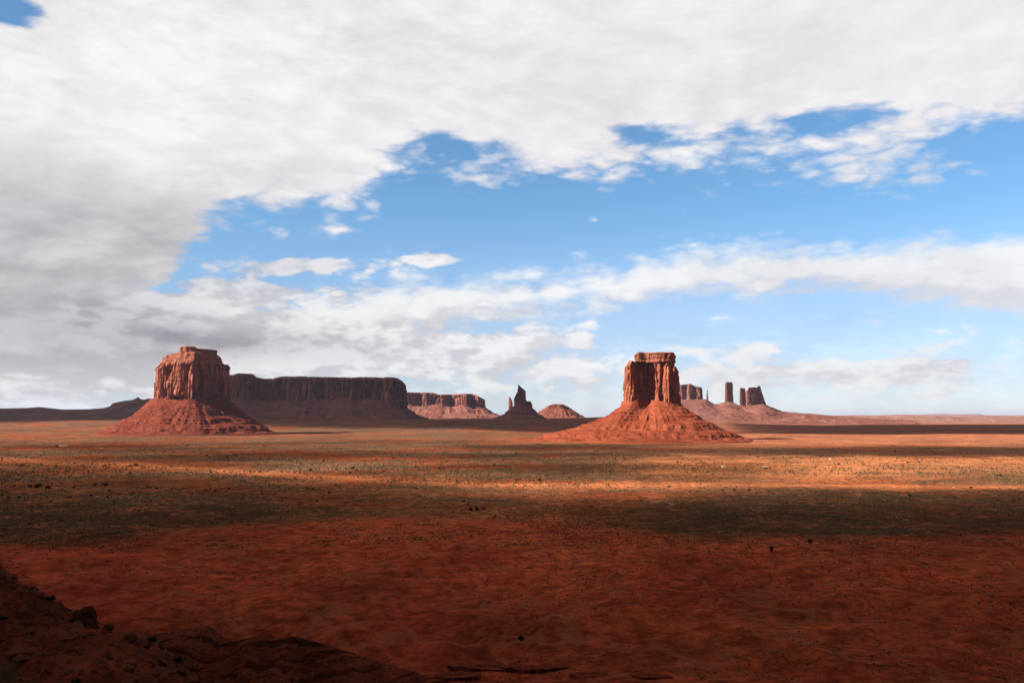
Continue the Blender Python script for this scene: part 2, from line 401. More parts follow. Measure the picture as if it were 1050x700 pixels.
# ------------------------------------------------------------------ ground colour zones (surface cover, with streaks of sun and cloud shade painted in)
def itp(u, pts):
    p = sorted(pts); return np.interp(u, [a for a, _ in p], [b for _, b in p])
def ground_colour(x, y):
    r = np.hypot(x, y); yy = np.maximum(y, 30.0)
    u = uof(x, yy); v = HORIZON + F * CAM_H / yy
    n1 = fbm(x / 260.0, y / 260.0, 1.0, 5, 0.6)
    n2 = fbm(x / 70.0, y / 70.0, 5.0, 4, 0.6)
    n3 = fbm(x / 900.0, y / 900.0, 8.0, 4)
    wob = n2 * 3.0 + n1 * 4.0
    RD = np.array((0.46, 0.082, 0.047)); RM = np.array((0.33, 0.090, 0.036)); GOLD = np.array((0.62, 0.245, 0.105))
    OLV = np.array((0.145, 0.094, 0.054)); TAN = np.array((0.32, 0.145, 0.075)); OR = np.array((0.60, 0.200, 0.085)); PINK = np.array((0.62, 0.26, 0.15)); DK=np.array((0.13,0.08,0.05))
    def mx(c, k, w): return c + (k - c) * np.clip(w, 0, 1)[..., None]
    c = np.zeros(x.shape + (3,)) + RM * 0.9
    # middle plain: tan and olive streaks over red
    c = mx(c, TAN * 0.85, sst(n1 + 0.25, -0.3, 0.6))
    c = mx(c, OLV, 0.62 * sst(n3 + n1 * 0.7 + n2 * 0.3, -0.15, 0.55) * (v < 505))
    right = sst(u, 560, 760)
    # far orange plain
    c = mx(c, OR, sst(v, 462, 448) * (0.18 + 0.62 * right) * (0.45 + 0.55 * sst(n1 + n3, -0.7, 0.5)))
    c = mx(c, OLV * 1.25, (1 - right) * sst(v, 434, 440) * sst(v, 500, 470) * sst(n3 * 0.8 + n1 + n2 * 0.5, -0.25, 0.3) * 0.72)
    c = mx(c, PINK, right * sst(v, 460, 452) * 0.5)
    # right: dark strip with its cloud shade put into the colour, then gold
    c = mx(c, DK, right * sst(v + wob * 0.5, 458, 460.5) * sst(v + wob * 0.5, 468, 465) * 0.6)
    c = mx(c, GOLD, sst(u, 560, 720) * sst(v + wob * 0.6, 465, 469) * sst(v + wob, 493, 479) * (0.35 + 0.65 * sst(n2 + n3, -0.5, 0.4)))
    # the sunlit streak across the left and middle, put into the ground colour
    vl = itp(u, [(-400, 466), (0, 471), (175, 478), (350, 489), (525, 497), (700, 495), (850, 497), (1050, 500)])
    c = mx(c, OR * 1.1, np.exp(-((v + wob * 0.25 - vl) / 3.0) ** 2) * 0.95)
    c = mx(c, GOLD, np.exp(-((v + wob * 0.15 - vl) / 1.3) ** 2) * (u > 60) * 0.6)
    # sage belt
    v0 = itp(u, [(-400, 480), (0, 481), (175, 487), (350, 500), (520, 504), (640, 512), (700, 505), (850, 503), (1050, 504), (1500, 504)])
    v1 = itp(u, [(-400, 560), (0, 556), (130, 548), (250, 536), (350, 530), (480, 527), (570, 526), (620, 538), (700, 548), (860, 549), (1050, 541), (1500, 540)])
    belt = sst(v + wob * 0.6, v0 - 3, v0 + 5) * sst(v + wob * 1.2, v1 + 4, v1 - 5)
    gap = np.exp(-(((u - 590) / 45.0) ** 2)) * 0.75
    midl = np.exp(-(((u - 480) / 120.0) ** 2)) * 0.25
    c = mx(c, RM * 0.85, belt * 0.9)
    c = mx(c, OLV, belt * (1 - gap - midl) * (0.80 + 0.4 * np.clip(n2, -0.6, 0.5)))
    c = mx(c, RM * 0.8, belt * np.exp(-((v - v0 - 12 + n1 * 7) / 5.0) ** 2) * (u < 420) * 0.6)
    # near red badlands
    near = sst(v + wob * 1.2, v1 - 3, v1 + 8)
    cn = RD + (RM * 1.5 - RD) * np.clip(0.42 + 0.28 * n2 + 0.30 * n1, 0, 1)[..., None]
    far_near = sst(v, 640, 560)
    cn = cn * (1 + 0.25 * far_near)[..., None]
    c = mx(c, cn, near)
    return np.clip(c * ALB, 0.004, 0.9)

# ------------------------------------------------------------------ ground sheet
GM, q, b, out = new_mat('desert_floor')
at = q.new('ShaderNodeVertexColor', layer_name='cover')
tcn = q.new('ShaderNodeTexCoord'); P = tcn.outputs['Object']
g1 = q.noise(P, 1 / 9.0, 8, 0.68, 0.2)
g2 = q.noise(P, 1 / 60.0, 7, 0.62, 0.4)
g3 = q.noise(P, 1 / 2.2, 4, 0.7, 0.0)
g5 = q.noise(P, 1 / 350.0, 8, 0.65, 0.5)
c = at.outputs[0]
c = q.mix(1.0, c, q.mix(q.sstep(g2, 0.34, 0.66), (0.80, 0.78, 0.78), (1.16, 1.16, 1.15)), 'MULTIPLY')
c = q.mix(1.0, c, q.mix(q.sstep(g5, 0.36, 0.64), (0.75, 0.78, 0.80), (1.18, 1.12, 1.08)), 'MULTIPLY')
c = q.mix(1.0, c, q.mix(q.sstep(g1, 0.36, 0.64), (0.64, 0.62, 0.62), (1.28, 1.28, 1.26)), 'MULTIPLY')
c = q.mix(q.mul(q.sstep(g3, 0.56, 0.66), 0.55), c, (0.028, 0.018, 0.010))
g6 = q.noise(P, 1 / 5.0, 3, 0.6, 0.0)
c = q.mix(q.mul(q.sstep(g6, 0.68, 0.72), 0.6), c, (0.34, 0.15, 0.10))
g7 = q.noise(q.vm('MULTIPLY', P, (1 / 75.0, 1 / 40.0, 1.0)), 1.0, 9, 0.66, 0.6)
c = q.mix(q.mul(q.sstep(g7, 0.54, 0.62), 0.40), c, q.mix(1.0, c, (0.45, 0.48, 0.55), 'MULTIPLY'))
# drainage: thin branching lines, darker cut or paler sand
wq = q.new('ShaderNodeTexNoise'); wq.inputs['Scale'].default_value = 1 / 40.0; wq.inputs['Detail'].default_value = 5.0; q.l.new(P, wq.inputs['Vector'])
Pw = q.vm('ADD', P, q.vm('MULTIPLY', wq.outputs['Color'], (38.0, 38.0, 0.0)))
r1 = q.m('ABSOLUTE', q.sub(q.noise(Pw, 1 / 55.0, 3, 0.5), 0.5)); r2 = q.m('ABSOLUTE', q.sub(q.noise(Pw, 1 / 19.0, 3, 0.5), 0.5))
c = q.mix(q.mul(q.sstep(r1, 0.024, 0.004), 0.55), c, (0.30, 0.105, 0.058))
c = q.mix(q.mul(q.sstep(r2, 0.020, 0.0), 0.32), c, (0.045, 0.016, 0.010))
# gravel flats
g4 = q.noise(q.vm('MULTIPLY', P, (1 / 34.0, 1 / 16.0, 1.0)), 1.0, 7, 0.6, 0.8)
c = q.mix(q.mul(q.sstep(g4, 0.66, 0.72), 0.35), c, (0.24, 0.09, 0.05))
q.l.new(c, b.inputs['Base Color'])
bp = q.new('ShaderNodeBump'); bp.inputs['Strength'].default_value = 0.9; bp.inputs['Distance'].default_value = 0.9
rill = q.add(q.mul(q.sstep(r1, 0.0, 0.06), 1.0), q.mul(q.sstep(r2, 0.0, 0.09), 0.7))
q.l.new(q.add(rill, q.add(q.mul(g1, 1.2), q.add(q.mul(g3, 0.45), q.mul(g2, 1.8)))), bp.inputs['Height']); q.l.new(bp.outputs[0], b.inputs['Normal'])

rad = 24.0 * np.exp(np.linspace(0, math.log(90000.0 / 24.0), 1150))
th = np.concatenate([np.linspace(-180, -44, 60, endpoint=False), np.linspace(-44, 44, 820, endpoint=False), np.linspace(44, 180, 60, endpoint=False)])
RR, TT = np.meshgrid(rad, np.radians(th), indexing='ij')
X = RR * np.sin(TT); Y = RR * np.cos(TT)
Z = gz(X, Y)
gm = np_mesh('ground', np.stack([X, Y, Z], -1).reshape(-1, 3), grid_quads(len(rad), len(th), True)[:, ::-1])
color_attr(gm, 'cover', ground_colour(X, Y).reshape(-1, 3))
tag(link('ground', gm, GM), kind='structure')

# ------------------------------------------------------------------ the near hillside (two spurs below the viewpoint)
HM, q, b, out = new_mat('hillside_soil')
tcn = q.new('ShaderNodeTexCoord'); P = tcn.outputs['Object']
h1 = q.noise(P, 1 / 0.7, 8, 0.7, 0.2); h2 = q.noise(P, 1 / 6.0, 6, 0.6, 0.3); h3 = q.noise(P, 3.2, 4, 0.7, 0.0)
c = q.mix(q.sstep(h2, 0.35, 0.65), (0.095, 0.028, 0.017), (0.19, 0.053, 0.028))
c = q.mix(q.mul(q.sstep(h1, 0.50, 0.60), 0.7), c, (0.026, 0.010, 0.008))
c = q.mix(q.mul(q.sstep(h3, 0.60, 0.68), 0.5), c, (0.20, 0.09, 0.06))
sp = q.new('ShaderNodeSeparateXYZ'); q.l.new(P, sp.inputs[0])
kk_ = q.add(q.add(q.mul(sp.outputs[0], 0.45 / 4.6), q.mul(sp.outputs[1], -0.9 / 4.6)), q.mul(h2, 1.4))
bd = q.noise(q.xyz(kk_, q.mul(sp.outputs[0], 0.01), 0.0), 1.3, 3, 0.6)
c = q.mix(q.mul(q.mul(q.sstep(bd, 0.52, 0.60), 0.75), q.sstep(sp.outputs[1], 95.0, 120.0)), c, (0.018, 0.007, 0.006))
q.l.new(c, b.inputs['Base Color'])
bp = q.new('ShaderNodeBump'); bp.inputs['Strength'].default_value = 1.0; bp.inputs['Distance'].default_value = 0.25
q.l.new(q.add(h1, q.mul(h3, 0.35)), bp.inputs['Height']); q.l.new(bp.outputs[0], b.inputs['Normal'])

P0 = pt(0, 590, 60.0); P1 = pt(213, 700, 40.0)
def spur_near(x, y):
    """first spur: rough plane that breaks away beyond its crest line"""
    ax, ay = P0[0], P0[1]; bx_, by_ = P1[0], P1[1]
    L = math.hypot(bx_ - ax, by_ - ay); nx, ny = -(by_ - ay) / L, (bx_ - ax) / L
    s = (x - ax) * nx + (y - ay) * ny
    along = ((x - ax) * (bx_ - ax) + (y - ay) * (by_ - ay)) / L
    zc = P0[2] + (P1[2] - P0[2]) * along / L
    zc = np.where(along < 0, P0[2] - along * 0.02, zc)
    z = zc + 0.010 * s
    rough = 0.62 * fbm(x / 7.0, y / 7.0, 1.0, 5, 0.58) + 0.30 * ridged(x / 3.2, y / 2.4, 6.0, 3) - 0.15
    sn = s + 1.6 * fbm(along / 7.0, s / 22.0, 3.0, 3)
    z = z + rough * (1 - 0.4 * sst(s, 0, 8)) - 1.15 * np.logaddexp(0, (sn - 0.6) / 0.9) * 0.9
    ledge = np.abs(perlin(x / 9.0 + y / 22.0, y / 9.0, 2.0))
    return z - 0.8 * np.exp(-(ledge / 0.07) ** 2) * sst(-s, 0, 5)
CREST = [(60, 652), (120, 650), (160, 647), (186, 642), (200, 640), (217, 637.5), (224, 643), (234, 650), (252, 651), (277, 644), (292, 648), (307, 646.5), (318, 651), (333, 656), (360, 663), (400, 676), (450, 688), (500, 700), (560, 716), (640, 740)]
def spur_far(x, y):
    yc0 = 168.0
    u = 525 + F * x / yc0 * 1.004
    yc = yc0 - 22 * sst(u, 320, 520) + 6 * perlin(x / 19.0, 0.5, 0.5)
    v = itp(u, CREST)
    b_ = (350.0 - v) / F
    tan = (math.sin(PITCH) + b_ * math.cos(PITCH)) / (math.cos(PITCH) - b_ * math.sin(PITCH))
    zc = CAM_H + tan * yc
    d = y - yc
    z = zc - 0.95 * np.logaddexp(0, d / 1.2) * 1.2 + 0.24 * np.minimum(d, 0)
    rough = 0.9 * fbm(x / 12.0, y / 12.0, 2.0, 5, 0.55) + 1.1 * ridged((x + 0.5 * y) / 16.0, (y - 0.5 * x) / 60.0, 4.0, 3) - 0.8
    amt = sst(-d, 0.5, 14)
    z = z + rough * (0.25 + amt) 
    # thin hard beds that run diagonally over the face
    k = (x * 0.45 - y * 0.9) / 4.6 + 0.35 * perlin(x / 20.0, y / 20.0, 1.0)
    saw = k - np.floor(k)
    z = z + 1.5 * sst(saw, 0.0, 0.12) * (1 - saw) * amt
    return z
def knoll(x, y):
    r = np.hypot(x, y)
    return CAM_H - 1.7 - 0.42 * r + 0.15 * fbm(x / 3.0, y / 3.0, 1.0, 3)
def hillz(x, y):
    z2 = spur_far(x, y) - 40 * sst(-x, 95, 140)
    return np.maximum(np.maximum(spur_near(x, y), z2), knoll(x, y))
def hill_grid(name, x0, x1, y0, y1, st):
    xs = np.arange(x0, x1 + st / 2, st); ys = np.arange(y0, y1 + st / 2, st)
    XX, YY = np.meshgrid(xs, ys, indexing='xy')
    ZZ = hillz(XX, YY); G = gz(XX, YY)
    V = np.stack([XX, YY, np.maximum(ZZ, G - 6)], -1).reshape(-1, 3)
    Q = grid_quads(len(ys), len(xs))
    keep = ((ZZ - G) > -4).reshape(-1)[Q].any(1)
    return np_mesh(name, V, Q[keep])
hm = hill_grid('hillside', -150.0, 70.0, -60.0, 250.0, 0.5)
tag(link('hillside', hm, HM), kind='structure')

# ------------------------------------------------------------------ rock builders
def resample(poly, n):
    p = np.array(poly + [poly[0]], float)
    d = np.hypot(*np.diff(p, axis=0).T); s = np.concatenate([[0], np.cumsum(d)])
    q_ = np.linspace(0, s[-1], n, endpoint=False)
    return np.stack([np.interp(q_, s, p[:, 0]), np.interp(q_, s, p[:, 1])], -1)
def smooth_loop(p, k):
    for _ in range(k): p = 0.25 * np.roll(p, 1, 0) + 0.5 * p + 0.25 * np.roll(p, -1, 0)
    return p
def cliff_mesh(name, poly, z0, top, seed, s=1.0, n=500, m=110, batter=0.07, crack=1.0, centre=(0.0, 0.0), squeeze=(0.0, 0.0), rim=0.05, round_=4, topn=1.0, alc=1.0, fl=1.0, bedamp=1.0):
    """fluted cliff on a footprint (local metres). top(x, y) gives the top surface. s scales the relief."""
    p = smooth_loop(resample(poly, n), round_)
    tg = np.roll(p, -3, 0) - np.roll(p, 3, 0)
    nr = np.stack([tg[:, 1], -tg[:, 0]], -1); nr /= np.linalg.norm(nr, axis=1)[:, None]
    area = np.sum(p[:, 0] * np.roll(p[:, 1], -1) - np.roll(p[:, 0], -1) * p[:, 1])
    if area < 0: nr = -nr
    cx, cy = centre
    zt = top(p[:, 0], p[:, 1])
    tt = np.linspace(0, 1, m)
    T = tt[:, None] * np.ones(n)[None]
    Zc = z0 + T * (zt - z0)[None]
    px, py = p[:, 0][None] + 0 * T, p[:, 1][None] + 0 * T
    o = seed * 13.7
    H = float(np.max(zt) - z0)
    big = fbm(px / (46 * s) + o, py / (46 * s), Zc / (260 * s), 2)
    col = ridged(px / (21 * s) + o, py / (21 * s) + 3, Zc / (190 * s), 3)
    ck = np.exp(-(perlin(px / (30 * s) + o, py / (30 * s) + 8, Zc / (300 * s)) / 0.075) ** 2)
    ck2 = np.exp(-(perlin(px / (12 * s) + o, py / (12 * s) + 5, Zc / (90 * s)) / 0.11) ** 2)
    fine = fbm(px / (5 * s) + o, py / (5 * s), Zc / (11 * s), 3)
    bed = perlin(Zc / (7 * s), o, 0.3 + 0 * T) * 0.9 + perlin(px / (60 * s), py / (60 * s), Zc / (3.5 * s)) * 0.9
    amask = 0.55 + 0.45 * sst(T, 0.0, 0.12)
    alcove = sst(perlin(px / (34 * s) + o, py / (34 * s) + 21, Zc / (105 * s) + 0.4 * perlin(px / (50 * s), py / (50 * s), o)), 0.10, 0.30)
    alcove = alcove * sst(T, 0.93, 0.80)
    out_ = (-15 * s * alc * alcove + 7.5 * s * big + 3.0 * fl * s * (col - 0.9) - 11 * s * crack * ck * sst(T, 0.99, 0.82) - 3.6 * s * crack * ck2 + 1.5 * s * fine + 1.2 * s * bedamp * bed)
    out_ = out_ * amask - batter * (Zc - z0)
    out_ = out_ - rim * H * sst(T, 0.90, 1.0) ** 2 * 1.0
    # blocky aprons of fallen columns near the foot
    out_ = out_ + 6 * s * sst(0.26 - T + 0.20 * perlin(px / (18 * s), py / (18 * s), o), 0, 0.16)
    Xc = px + nr[:, 0][None] * out_; Yc = py + nr[:, 1][None] * out_
    kt = 26
    f = (np.linspace(0, 1, kt + 1)[1:]) ** 1.15
    ex, ey = Xc[-1], Yc[-1]
    tx_, ty_ = cx + (ex - cx) * squeeze[0], cy + (ey - cy) * squeeze[1]
    Xt = ex[None] + (tx_ - ex)[None] * f[:, None] * 0.995; Yt = ey[None] + (ty_ - ey)[None] * f[:, None] * 0.995
    Zt = top(Xt, Yt) + 1.6 * s * topn * fbm(Xt / (14 * s) + o, Yt / (14 * s), 1.0, 3) * sst(f[:, None], 0, 0.25)
    w = sst(f[:, None], 0.0, 0.10)
    Zt = Zc[-1][None] * (1 - w) + Zt * w + 0.0
    V = np.stack([np.concatenate([Xc, Xt]), np.concatenate([Yc, Yt]), np.concatenate([Zc, Zt])], -1)
    nrw = V.shape[0]
    return np_mesh(name, V.reshape(-1, 3), grid_quads(nrw, n, True))
def talus_mesh(name, poly, base, ztop, origin, rot, seed, s=1.0, n=420, m=130, power=0.72, terr=1.0, inset=0.86, polar=False, pleft=0.0):
    """scree cone from under the cliff foot out to the base loop; local z of the ground comes from gz"""
    a = smooth_loop(resample(poly, n), int(n * 0.16)) * inset
    if polar:
        pp = np.array(poly, float); c0 = 0.5 * (pp.min(0) + pp.max(0)); p0 = resample(poly, 2000) - c0; pa = np.mod(np.arctan2(p0[:, 1], p0[:, 0]), 2 * np.pi); pr_ = np.hypot(p0[:, 0], p0[:, 1])
        te = np.linspace(0, 2 * np.pi, n, endpoint=False)
        dth = np.abs(np.mod(te[:, None] - pa[None] + np.pi, 2 * np.pi) - np.pi)
        rm = np.array([pr_[dth[i] < R(9)].max() for i in range(n)])
        kk = n // 24; rm = np.convolve(np.concatenate([rm[-kk:], rm, rm[:kk]]), np.hanning(2 * kk + 1) / np.hanning(2 * kk + 1).sum(), 'valid')
        a = np.stack([rm * np.cos(te), rm * np.sin(te)], -1) * inset + c0
    ang_ = te + 0.0 if polar else np.unwrap(np.arctan2(a[:, 1], a[:, 0]))
    bl = np.array(base, float)          # list of (angle_deg, radius)
    ba = np.radians(bl[:, 0]); br = bl[:, 1]
    angm = np.mod(ang_, 2 * np.pi)
    rr = np.interp(angm, np.concatenate([ba - 2 * np.pi, ba, ba + 2 * np.pi]), np.concatenate([br, br, br]))
    rr = np.convolve(np.concatenate([rr[-12:], rr, rr[:12]]), np.ones(25) / 25, 'valid')
    # angular spacing: blend so that the outer ring is evenly spread
    ev = np.linspace(ang_[0], ang_[0] + (2 * np.pi if ang_[-1] > ang_[0] else -2 * np.pi), n, endpoint=False)
    rr = np.interp(np.mod(ev, 2 * np.pi), *(lambda o_: (np.mod(ang_, 2 * np.pi)[o_], rr[o_]))(np.argsort(np.mod(ang_, 2 * np.pi))), period=2 * np.pi)
    bx = rr * np.cos(ev); by = rr * np.sin(ev)
    if polar: bx = bx + c0[0] * 0.5; by = by + c0[1] * 0.5
    q_ = np.linspace(0, 1, m)[:, None]
    inner = 0.7 + 0.3 * np.clip(q_ / 0.08, 0, 1); q_ = np.clip((q_ - 0.08) / 0.92, 0, 1)
    x = a[:, 0][None] * inner * (1 - q_) + bx[None] * q_; y = a[:, 1][None] * inner * (1 - q_) + by[None] * q_
    o = seed * 7.9
    gul = ridged(np.cos(ev)[None] * 5.5 + o + q_ * 0.4, np.sin(ev)[None] * 5.5 + q_ * 0.3, 1.0, 3) - 0.9
    cr, sr = math.cos(rot), math.sin(rot)
    wx = origin[0] + x * cr - y * sr; wy = origin[1] + x * sr + y * cr
    g = gz(wx, wy) - origin[2]
    zt = ztop(x, y)
    pw_ = power - (pleft * np.exp(-((np.mod(ev, 2 * np.pi) - np.pi * 1.03) / 0.55) ** 2))[None]
    prof = 1 - q_ ** pw_
    prof = np.clip(prof, 0, 1)
    z = g + (zt - g) * prof
    z = z + gul * 3.2 * s * np.sin(np.pi * np.clip(q_, 0, 1)) ** 0.8 * (1 - 0.5 * q_)
    z = z + 3.6 * s * fbm(x / (40 * s) + o, y / (40 * s), 2.0, 5, 0.6) * sst(q_, 1.0, 0.85)
    # hard beds that stick out as broken steps
    for (st, am, lo, hi, sd_) in ((30 * s, 1.1, 0.22, 0.97, 0.0), (11 * s, 1.1, 0.06, 0.98, 4.0)):
        k = (z + 5 * s * perlin(x / (110 * s) + sd_, y / (110 * s), o)) / st
        fr = k - np.floor(k)
        msk = (sst(perlin(x / (75 * s) + sd_, y / (75 * s), o + 3), -0.45, 0.05) * 0.65 + 0.35) * sst(q_, lo, lo + 0.1) * sst(q_, hi, hi - 0.12)
        z = z + terr * am * st * 0.42 * (sst(fr, 0.55, 1.0) - fr) * msk
    z = z + 1.3 * s * fbm(x / (6 * s), y / (6 * s), o, 3, 0.6) * sst(q_, 1.0, 0.92)
    z = np.where(q_ > 0.975, z - 6 * s * (q_ - 0.975) / 0.025, z)
    return np_mesh(name, np.stack([x, y, z], -1).reshape(-1, 3), grid_quads(m, n, True)[:, ::-1])
def frame_at(u, y):
    x = pt(u, 428, y)[0]
    return (x, y), -math.atan2(x, y)
def poly_px(pts, y, u0):
    """footprint given as (photo column, depth in metres relative to the centre)"""
    k = math.hypot(pt(u0, 428, y)[0], y) / F * math.cos(math.atan((u0 - 525) / F))
    return [((u - u0) * k, d) for u, d in pts]
def pxk(u0, y):
    return math.hypot(pt(u0, 428, y)[0], y) / F * math.cos(math.atan((u0 - 525) / F))

def formation(name, label, cat, u0, y, parts, group=None):
    (x, y_), rot = frame_at(u0, y)
    e = empty(name, (x, y_, 0.0), rot)
    tag(e, label, cat, group)
    for nm, me, mat in parts((x, y_, 0.0), rot): link(nm, me, mat, e)
    return e

M_DOME = talus_mat('far_red_slope', (0.24, 0.075, 0.052), (0.12, 0.040, 0.030), (0.30, 0.11, 0.075), 3.0, 0.7)
# ---- left butte
Y1, U1 = 4250.0, 196.0; K1 = pxk(U1, Y1)
zf = lambda v, Y=Y1: zat(v, Y)
def left_butte(origin, rot):
    foot = poly_px([(157, 90), (160, 40), (165, 6), (175, -34), (186, -74), (196, -102), (203, -76), (214, -34), (226, 8), (235, 40), (236, 76), (228, 130), (205, 165), (180, 160), (163, 120)], Y1, U1)
    tx = lambda a: (a - U1) * K1
    def top(x, y):
        e = sst(np.abs(x - tx(196)), tx(235) - tx(200), tx(235) - tx(222))
        z = np.interp(x, [tx(150), tx(160), tx(166), tx(175), tx(190), tx(210), tx(222), tx(228), tx(230), tx(236), tx(240)],
                      [zf(377), zf(375), zf(371), zf(369.5), zf(369), zf(369), zf(369.5), zf(373), zf(374.5), zf(372), zf(375)])
        return z
    cap_foot = poly_px([(164, 80), (168, 35), (177, -8), (188, -50), (197, -72), (206, -44), (221, 5), (227, 45), (221, 105), (203, 135), (183, 130), (169, 100)], Y1, U1)
    def captop(x, y):
        return np.interp(x, [tx(160), tx(168), tx(172), tx(180), tx(183), tx(186)], [zf(371), zf(365.5), zf(363), zf(361.5), zf(359.5), zf(358.5)]) + 0 * y
    def capz(x, y):
        z = np.interp(x, [tx(160), tx(167), tx(173), tx(182), tx(222), tx(228), tx(232)], [zf(369), zf(365), zf(363), zf(361), zf(361.5), zf(366), zf(368)])
        return z
    knob = poly_px([(183, 40), (184, 0), (190, -22), (200, -26), (211, -8), (219, 20), (219, 70), (205, 92), (188, 82)], Y1, U1)
    def knobz(x, y):
        return np.interp(x, [tx(183), tx(185), tx(197), tx(200), tx(219)], [zf(357.5), zf(355.2), zf(355.4), zf(357.3), zf(358.0)]) + 0 * y
    base = [(0, 84 * K1), (30, 90 * K1), (60, 90 * K1), (90, 85 * K1), (120, 85 * K1), (150, 90 * K1), (178, 90 * K1), (200, 92 * K1), (225, 90 * K1), (270, 88 * K1), (310, 92 * K1), (340, 92 * K1)]
    zt = lambda x, y: zf(409.5) + 0 * x - 8 * sst(x, 0, 150) + 4 * np.sin(x / 35.0)
    return [('cliff', cliff_mesh('left_butte_cliff', foot, zf(424), top, 1.0, 1.25, 900, 170, 0.055, 2.3, (0, 40), alc=2.2), M_CLIFF_PALE),
            ('cap_rock', cliff_mesh('left_butte_cap', cap_foot, zf(373), capz, 2.0, 0.75, 500, 60, 0.35, 0.3, (0, 40), rim=0.2, alc=0.2, fl=0.3, bedamp=3.2), M_CAP),
            ('cap_rock', cliff_mesh('left_butte_summit', knob, zf(364), knobz, 3.0, 0.55, 400, 40, 0.0, 0.5, (0, 30), rim=0.04, alc=0.3, fl=0.4, bedamp=3.0), M_CAP),
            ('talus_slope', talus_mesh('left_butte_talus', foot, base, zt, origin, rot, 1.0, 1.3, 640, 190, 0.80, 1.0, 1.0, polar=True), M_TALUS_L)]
formation('sandstone_butte', 'broad red butte on the left, its right-hand face in deep shade, domed stepped cap', 'butte', U1, Y1, left_butte, 'two large buttes rising from the valley floor')

# ---- right butte
Y2, U2 = 3050.0, 668.0; K2 = pxk(U2, Y2)
z2f = lambda v: zat(v, Y2)
def right_butte(origin, rot):
    foot = poly_px([(638, 40), (639, -8), (642, -42), (647, -56), (652, -50), (654, -30), (655.5, -4), (660, 10), (666, 8), (671, -4), (672, -32), (675, -44), (678, -30), (681, -46), (686, -50), (690, -34), (692, -36), (695.5, -22), (698, 10), (698, 60), (690, 100), (668, 112), (648, 95)], Y2, U2)
    tx = lambda a: (a - U2) * K2
    def top(x, y):
        return np.interp(x, [tx(636), tx(643), tx(644.5), tx(650), tx(652), tx(654), tx(690), tx(694), tx(698)], [z2f(373), z2f(371), z2f(370.2), z2f(370.5), z2f(372), z2f(370), z2f(369.2), z2f(372), z2f(376)]) + 0 * y
    capf = poly_px([(652, 35), (653, 0), (656, -12), (663, -6), (670, -16), (674, -36), (681, -40), (688, -34), (692.5, -8), (693, 45), (686, 78), (668, 88), (656, 75)], Y2, U2)
    def capz(x, y):
        return np.interp(x, [tx(650), tx(653), tx(656), tx(668), tx(690), tx(692), tx(694)], [z2f(366), z2f(363.2), z2f(361), z2f(361.6), z2f(362), z2f(364), z2f(366)]) + 0 * y
    base = [(0, 96 * K2), (25, 80 * K2), (60, 70 * K2), (90, 70 * K2), (120, 80 * K2), (150, 95 * K2), (178, 138 * K2), (190, 150 * K2), (215, 122 * K2), (245, 112 * K2), (270, 110 * K2), (300, 112 * K2), (335, 106 * K2)]
    zt = lambda x, y: z2f(412) + 9 * np.exp(-((x - tx(664)) / 36.0) ** 2) - 8 * sst(x, tx(668), tx(700))
    return [('cliff', cliff_mesh('right_butte_cliff', foot, z2f(430), top, 5.0, 0.85, 1000, 170, 0.055, 1.6, (tx(668), 30), round_=5), M_CLIFF),
            ('cap_rock', cliff_mesh('right_butte_cap', capf, z2f(371.5), capz, 6.0, 0.5, 600, 60, -0.10, 0.5, (tx(672), 30), rim=0.05, alc=0.3, fl=0.35, bedamp=4.5), M_CAP),
            ('talus_slope', talus_mesh('right_butte_talus', foot, base, zt, origin, rot, 2.0, 1.0, 760, 240, 0.80, 1.0, 1.0, polar=True, pleft=0.32), M_TALUS)]
formation('sandstone_butte', 'square red butte right of centre, sunlit pillars either side of a dark recess', 'butte', U2, Y2, right_butte, 'two large buttes rising from the valley floor')

# ---- long mesa behind the left butte
Y3, U3 = 7000.0, 330.0; K3 = pxk(U3, Y3)
z3 = lambda v: zat(v, Y3)
def long_mesa(origin, rot):
    tx = lambda a: (a - U3) * K3
    foot = poly_px([(222, 150), (228, 0), (240, -60), (252, -90), (262, -60), (272, -10), (284, -30), (300, -60), (318, -80), (330, -60), (345, -80), (360, -110), (366, -70), (380, -120), (400, -130), (412, -110), (416.5, -20), (415, 140), (380, 300), (300, 320), (240, 300)], Y3, U3)
    def top(x, y):
        return np.interp(x, [tx(225), tx(232), tx(243), tx(246), tx(260), tx(264), tx(280), tx(289), tx(362), tx(365), tx(405), tx(408), tx(416), tx(418)],
                         [z3(386), z3(385.8), z3(385.4), z3(384), z3(384), z3(387.6), z3(389), z3(386.3), z3(387), z3(386.3), z3(387.3), z3(389), z3(394), z3(398)]) + 4 * np.round(1.2 * perlin(x / 120.0, y / 150.0, 3.0)) + 2.5 * perlin(x / 45.0, y / 60.0, 2.0)
    base = [(0, 112 * K3), (12, 90 * K3), (35, 75 * K3), (90, 65 * K3), (145, 80 * K3), (168, 110 * K3), (182, 125 * K3), (195, 118 * K3), (215, 95 * K3), (240, 75 * K3), (270, 66 * K3), (300, 74 * K3), (325, 88 * K3), (347, 106 * K3)]
    zt = lambda x, y: z3(409.5) + 14 * np.sin(x / 130.0) + 0 * y
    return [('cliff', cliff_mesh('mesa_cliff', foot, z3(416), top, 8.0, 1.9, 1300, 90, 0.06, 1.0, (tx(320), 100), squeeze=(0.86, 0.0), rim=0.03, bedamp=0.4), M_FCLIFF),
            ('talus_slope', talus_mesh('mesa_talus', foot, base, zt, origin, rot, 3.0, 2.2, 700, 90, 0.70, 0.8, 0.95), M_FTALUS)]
formation('mesa', 'long flat-topped mesa in cloud shade behind the left butte', 'mesa', U3, Y3, long_mesa)

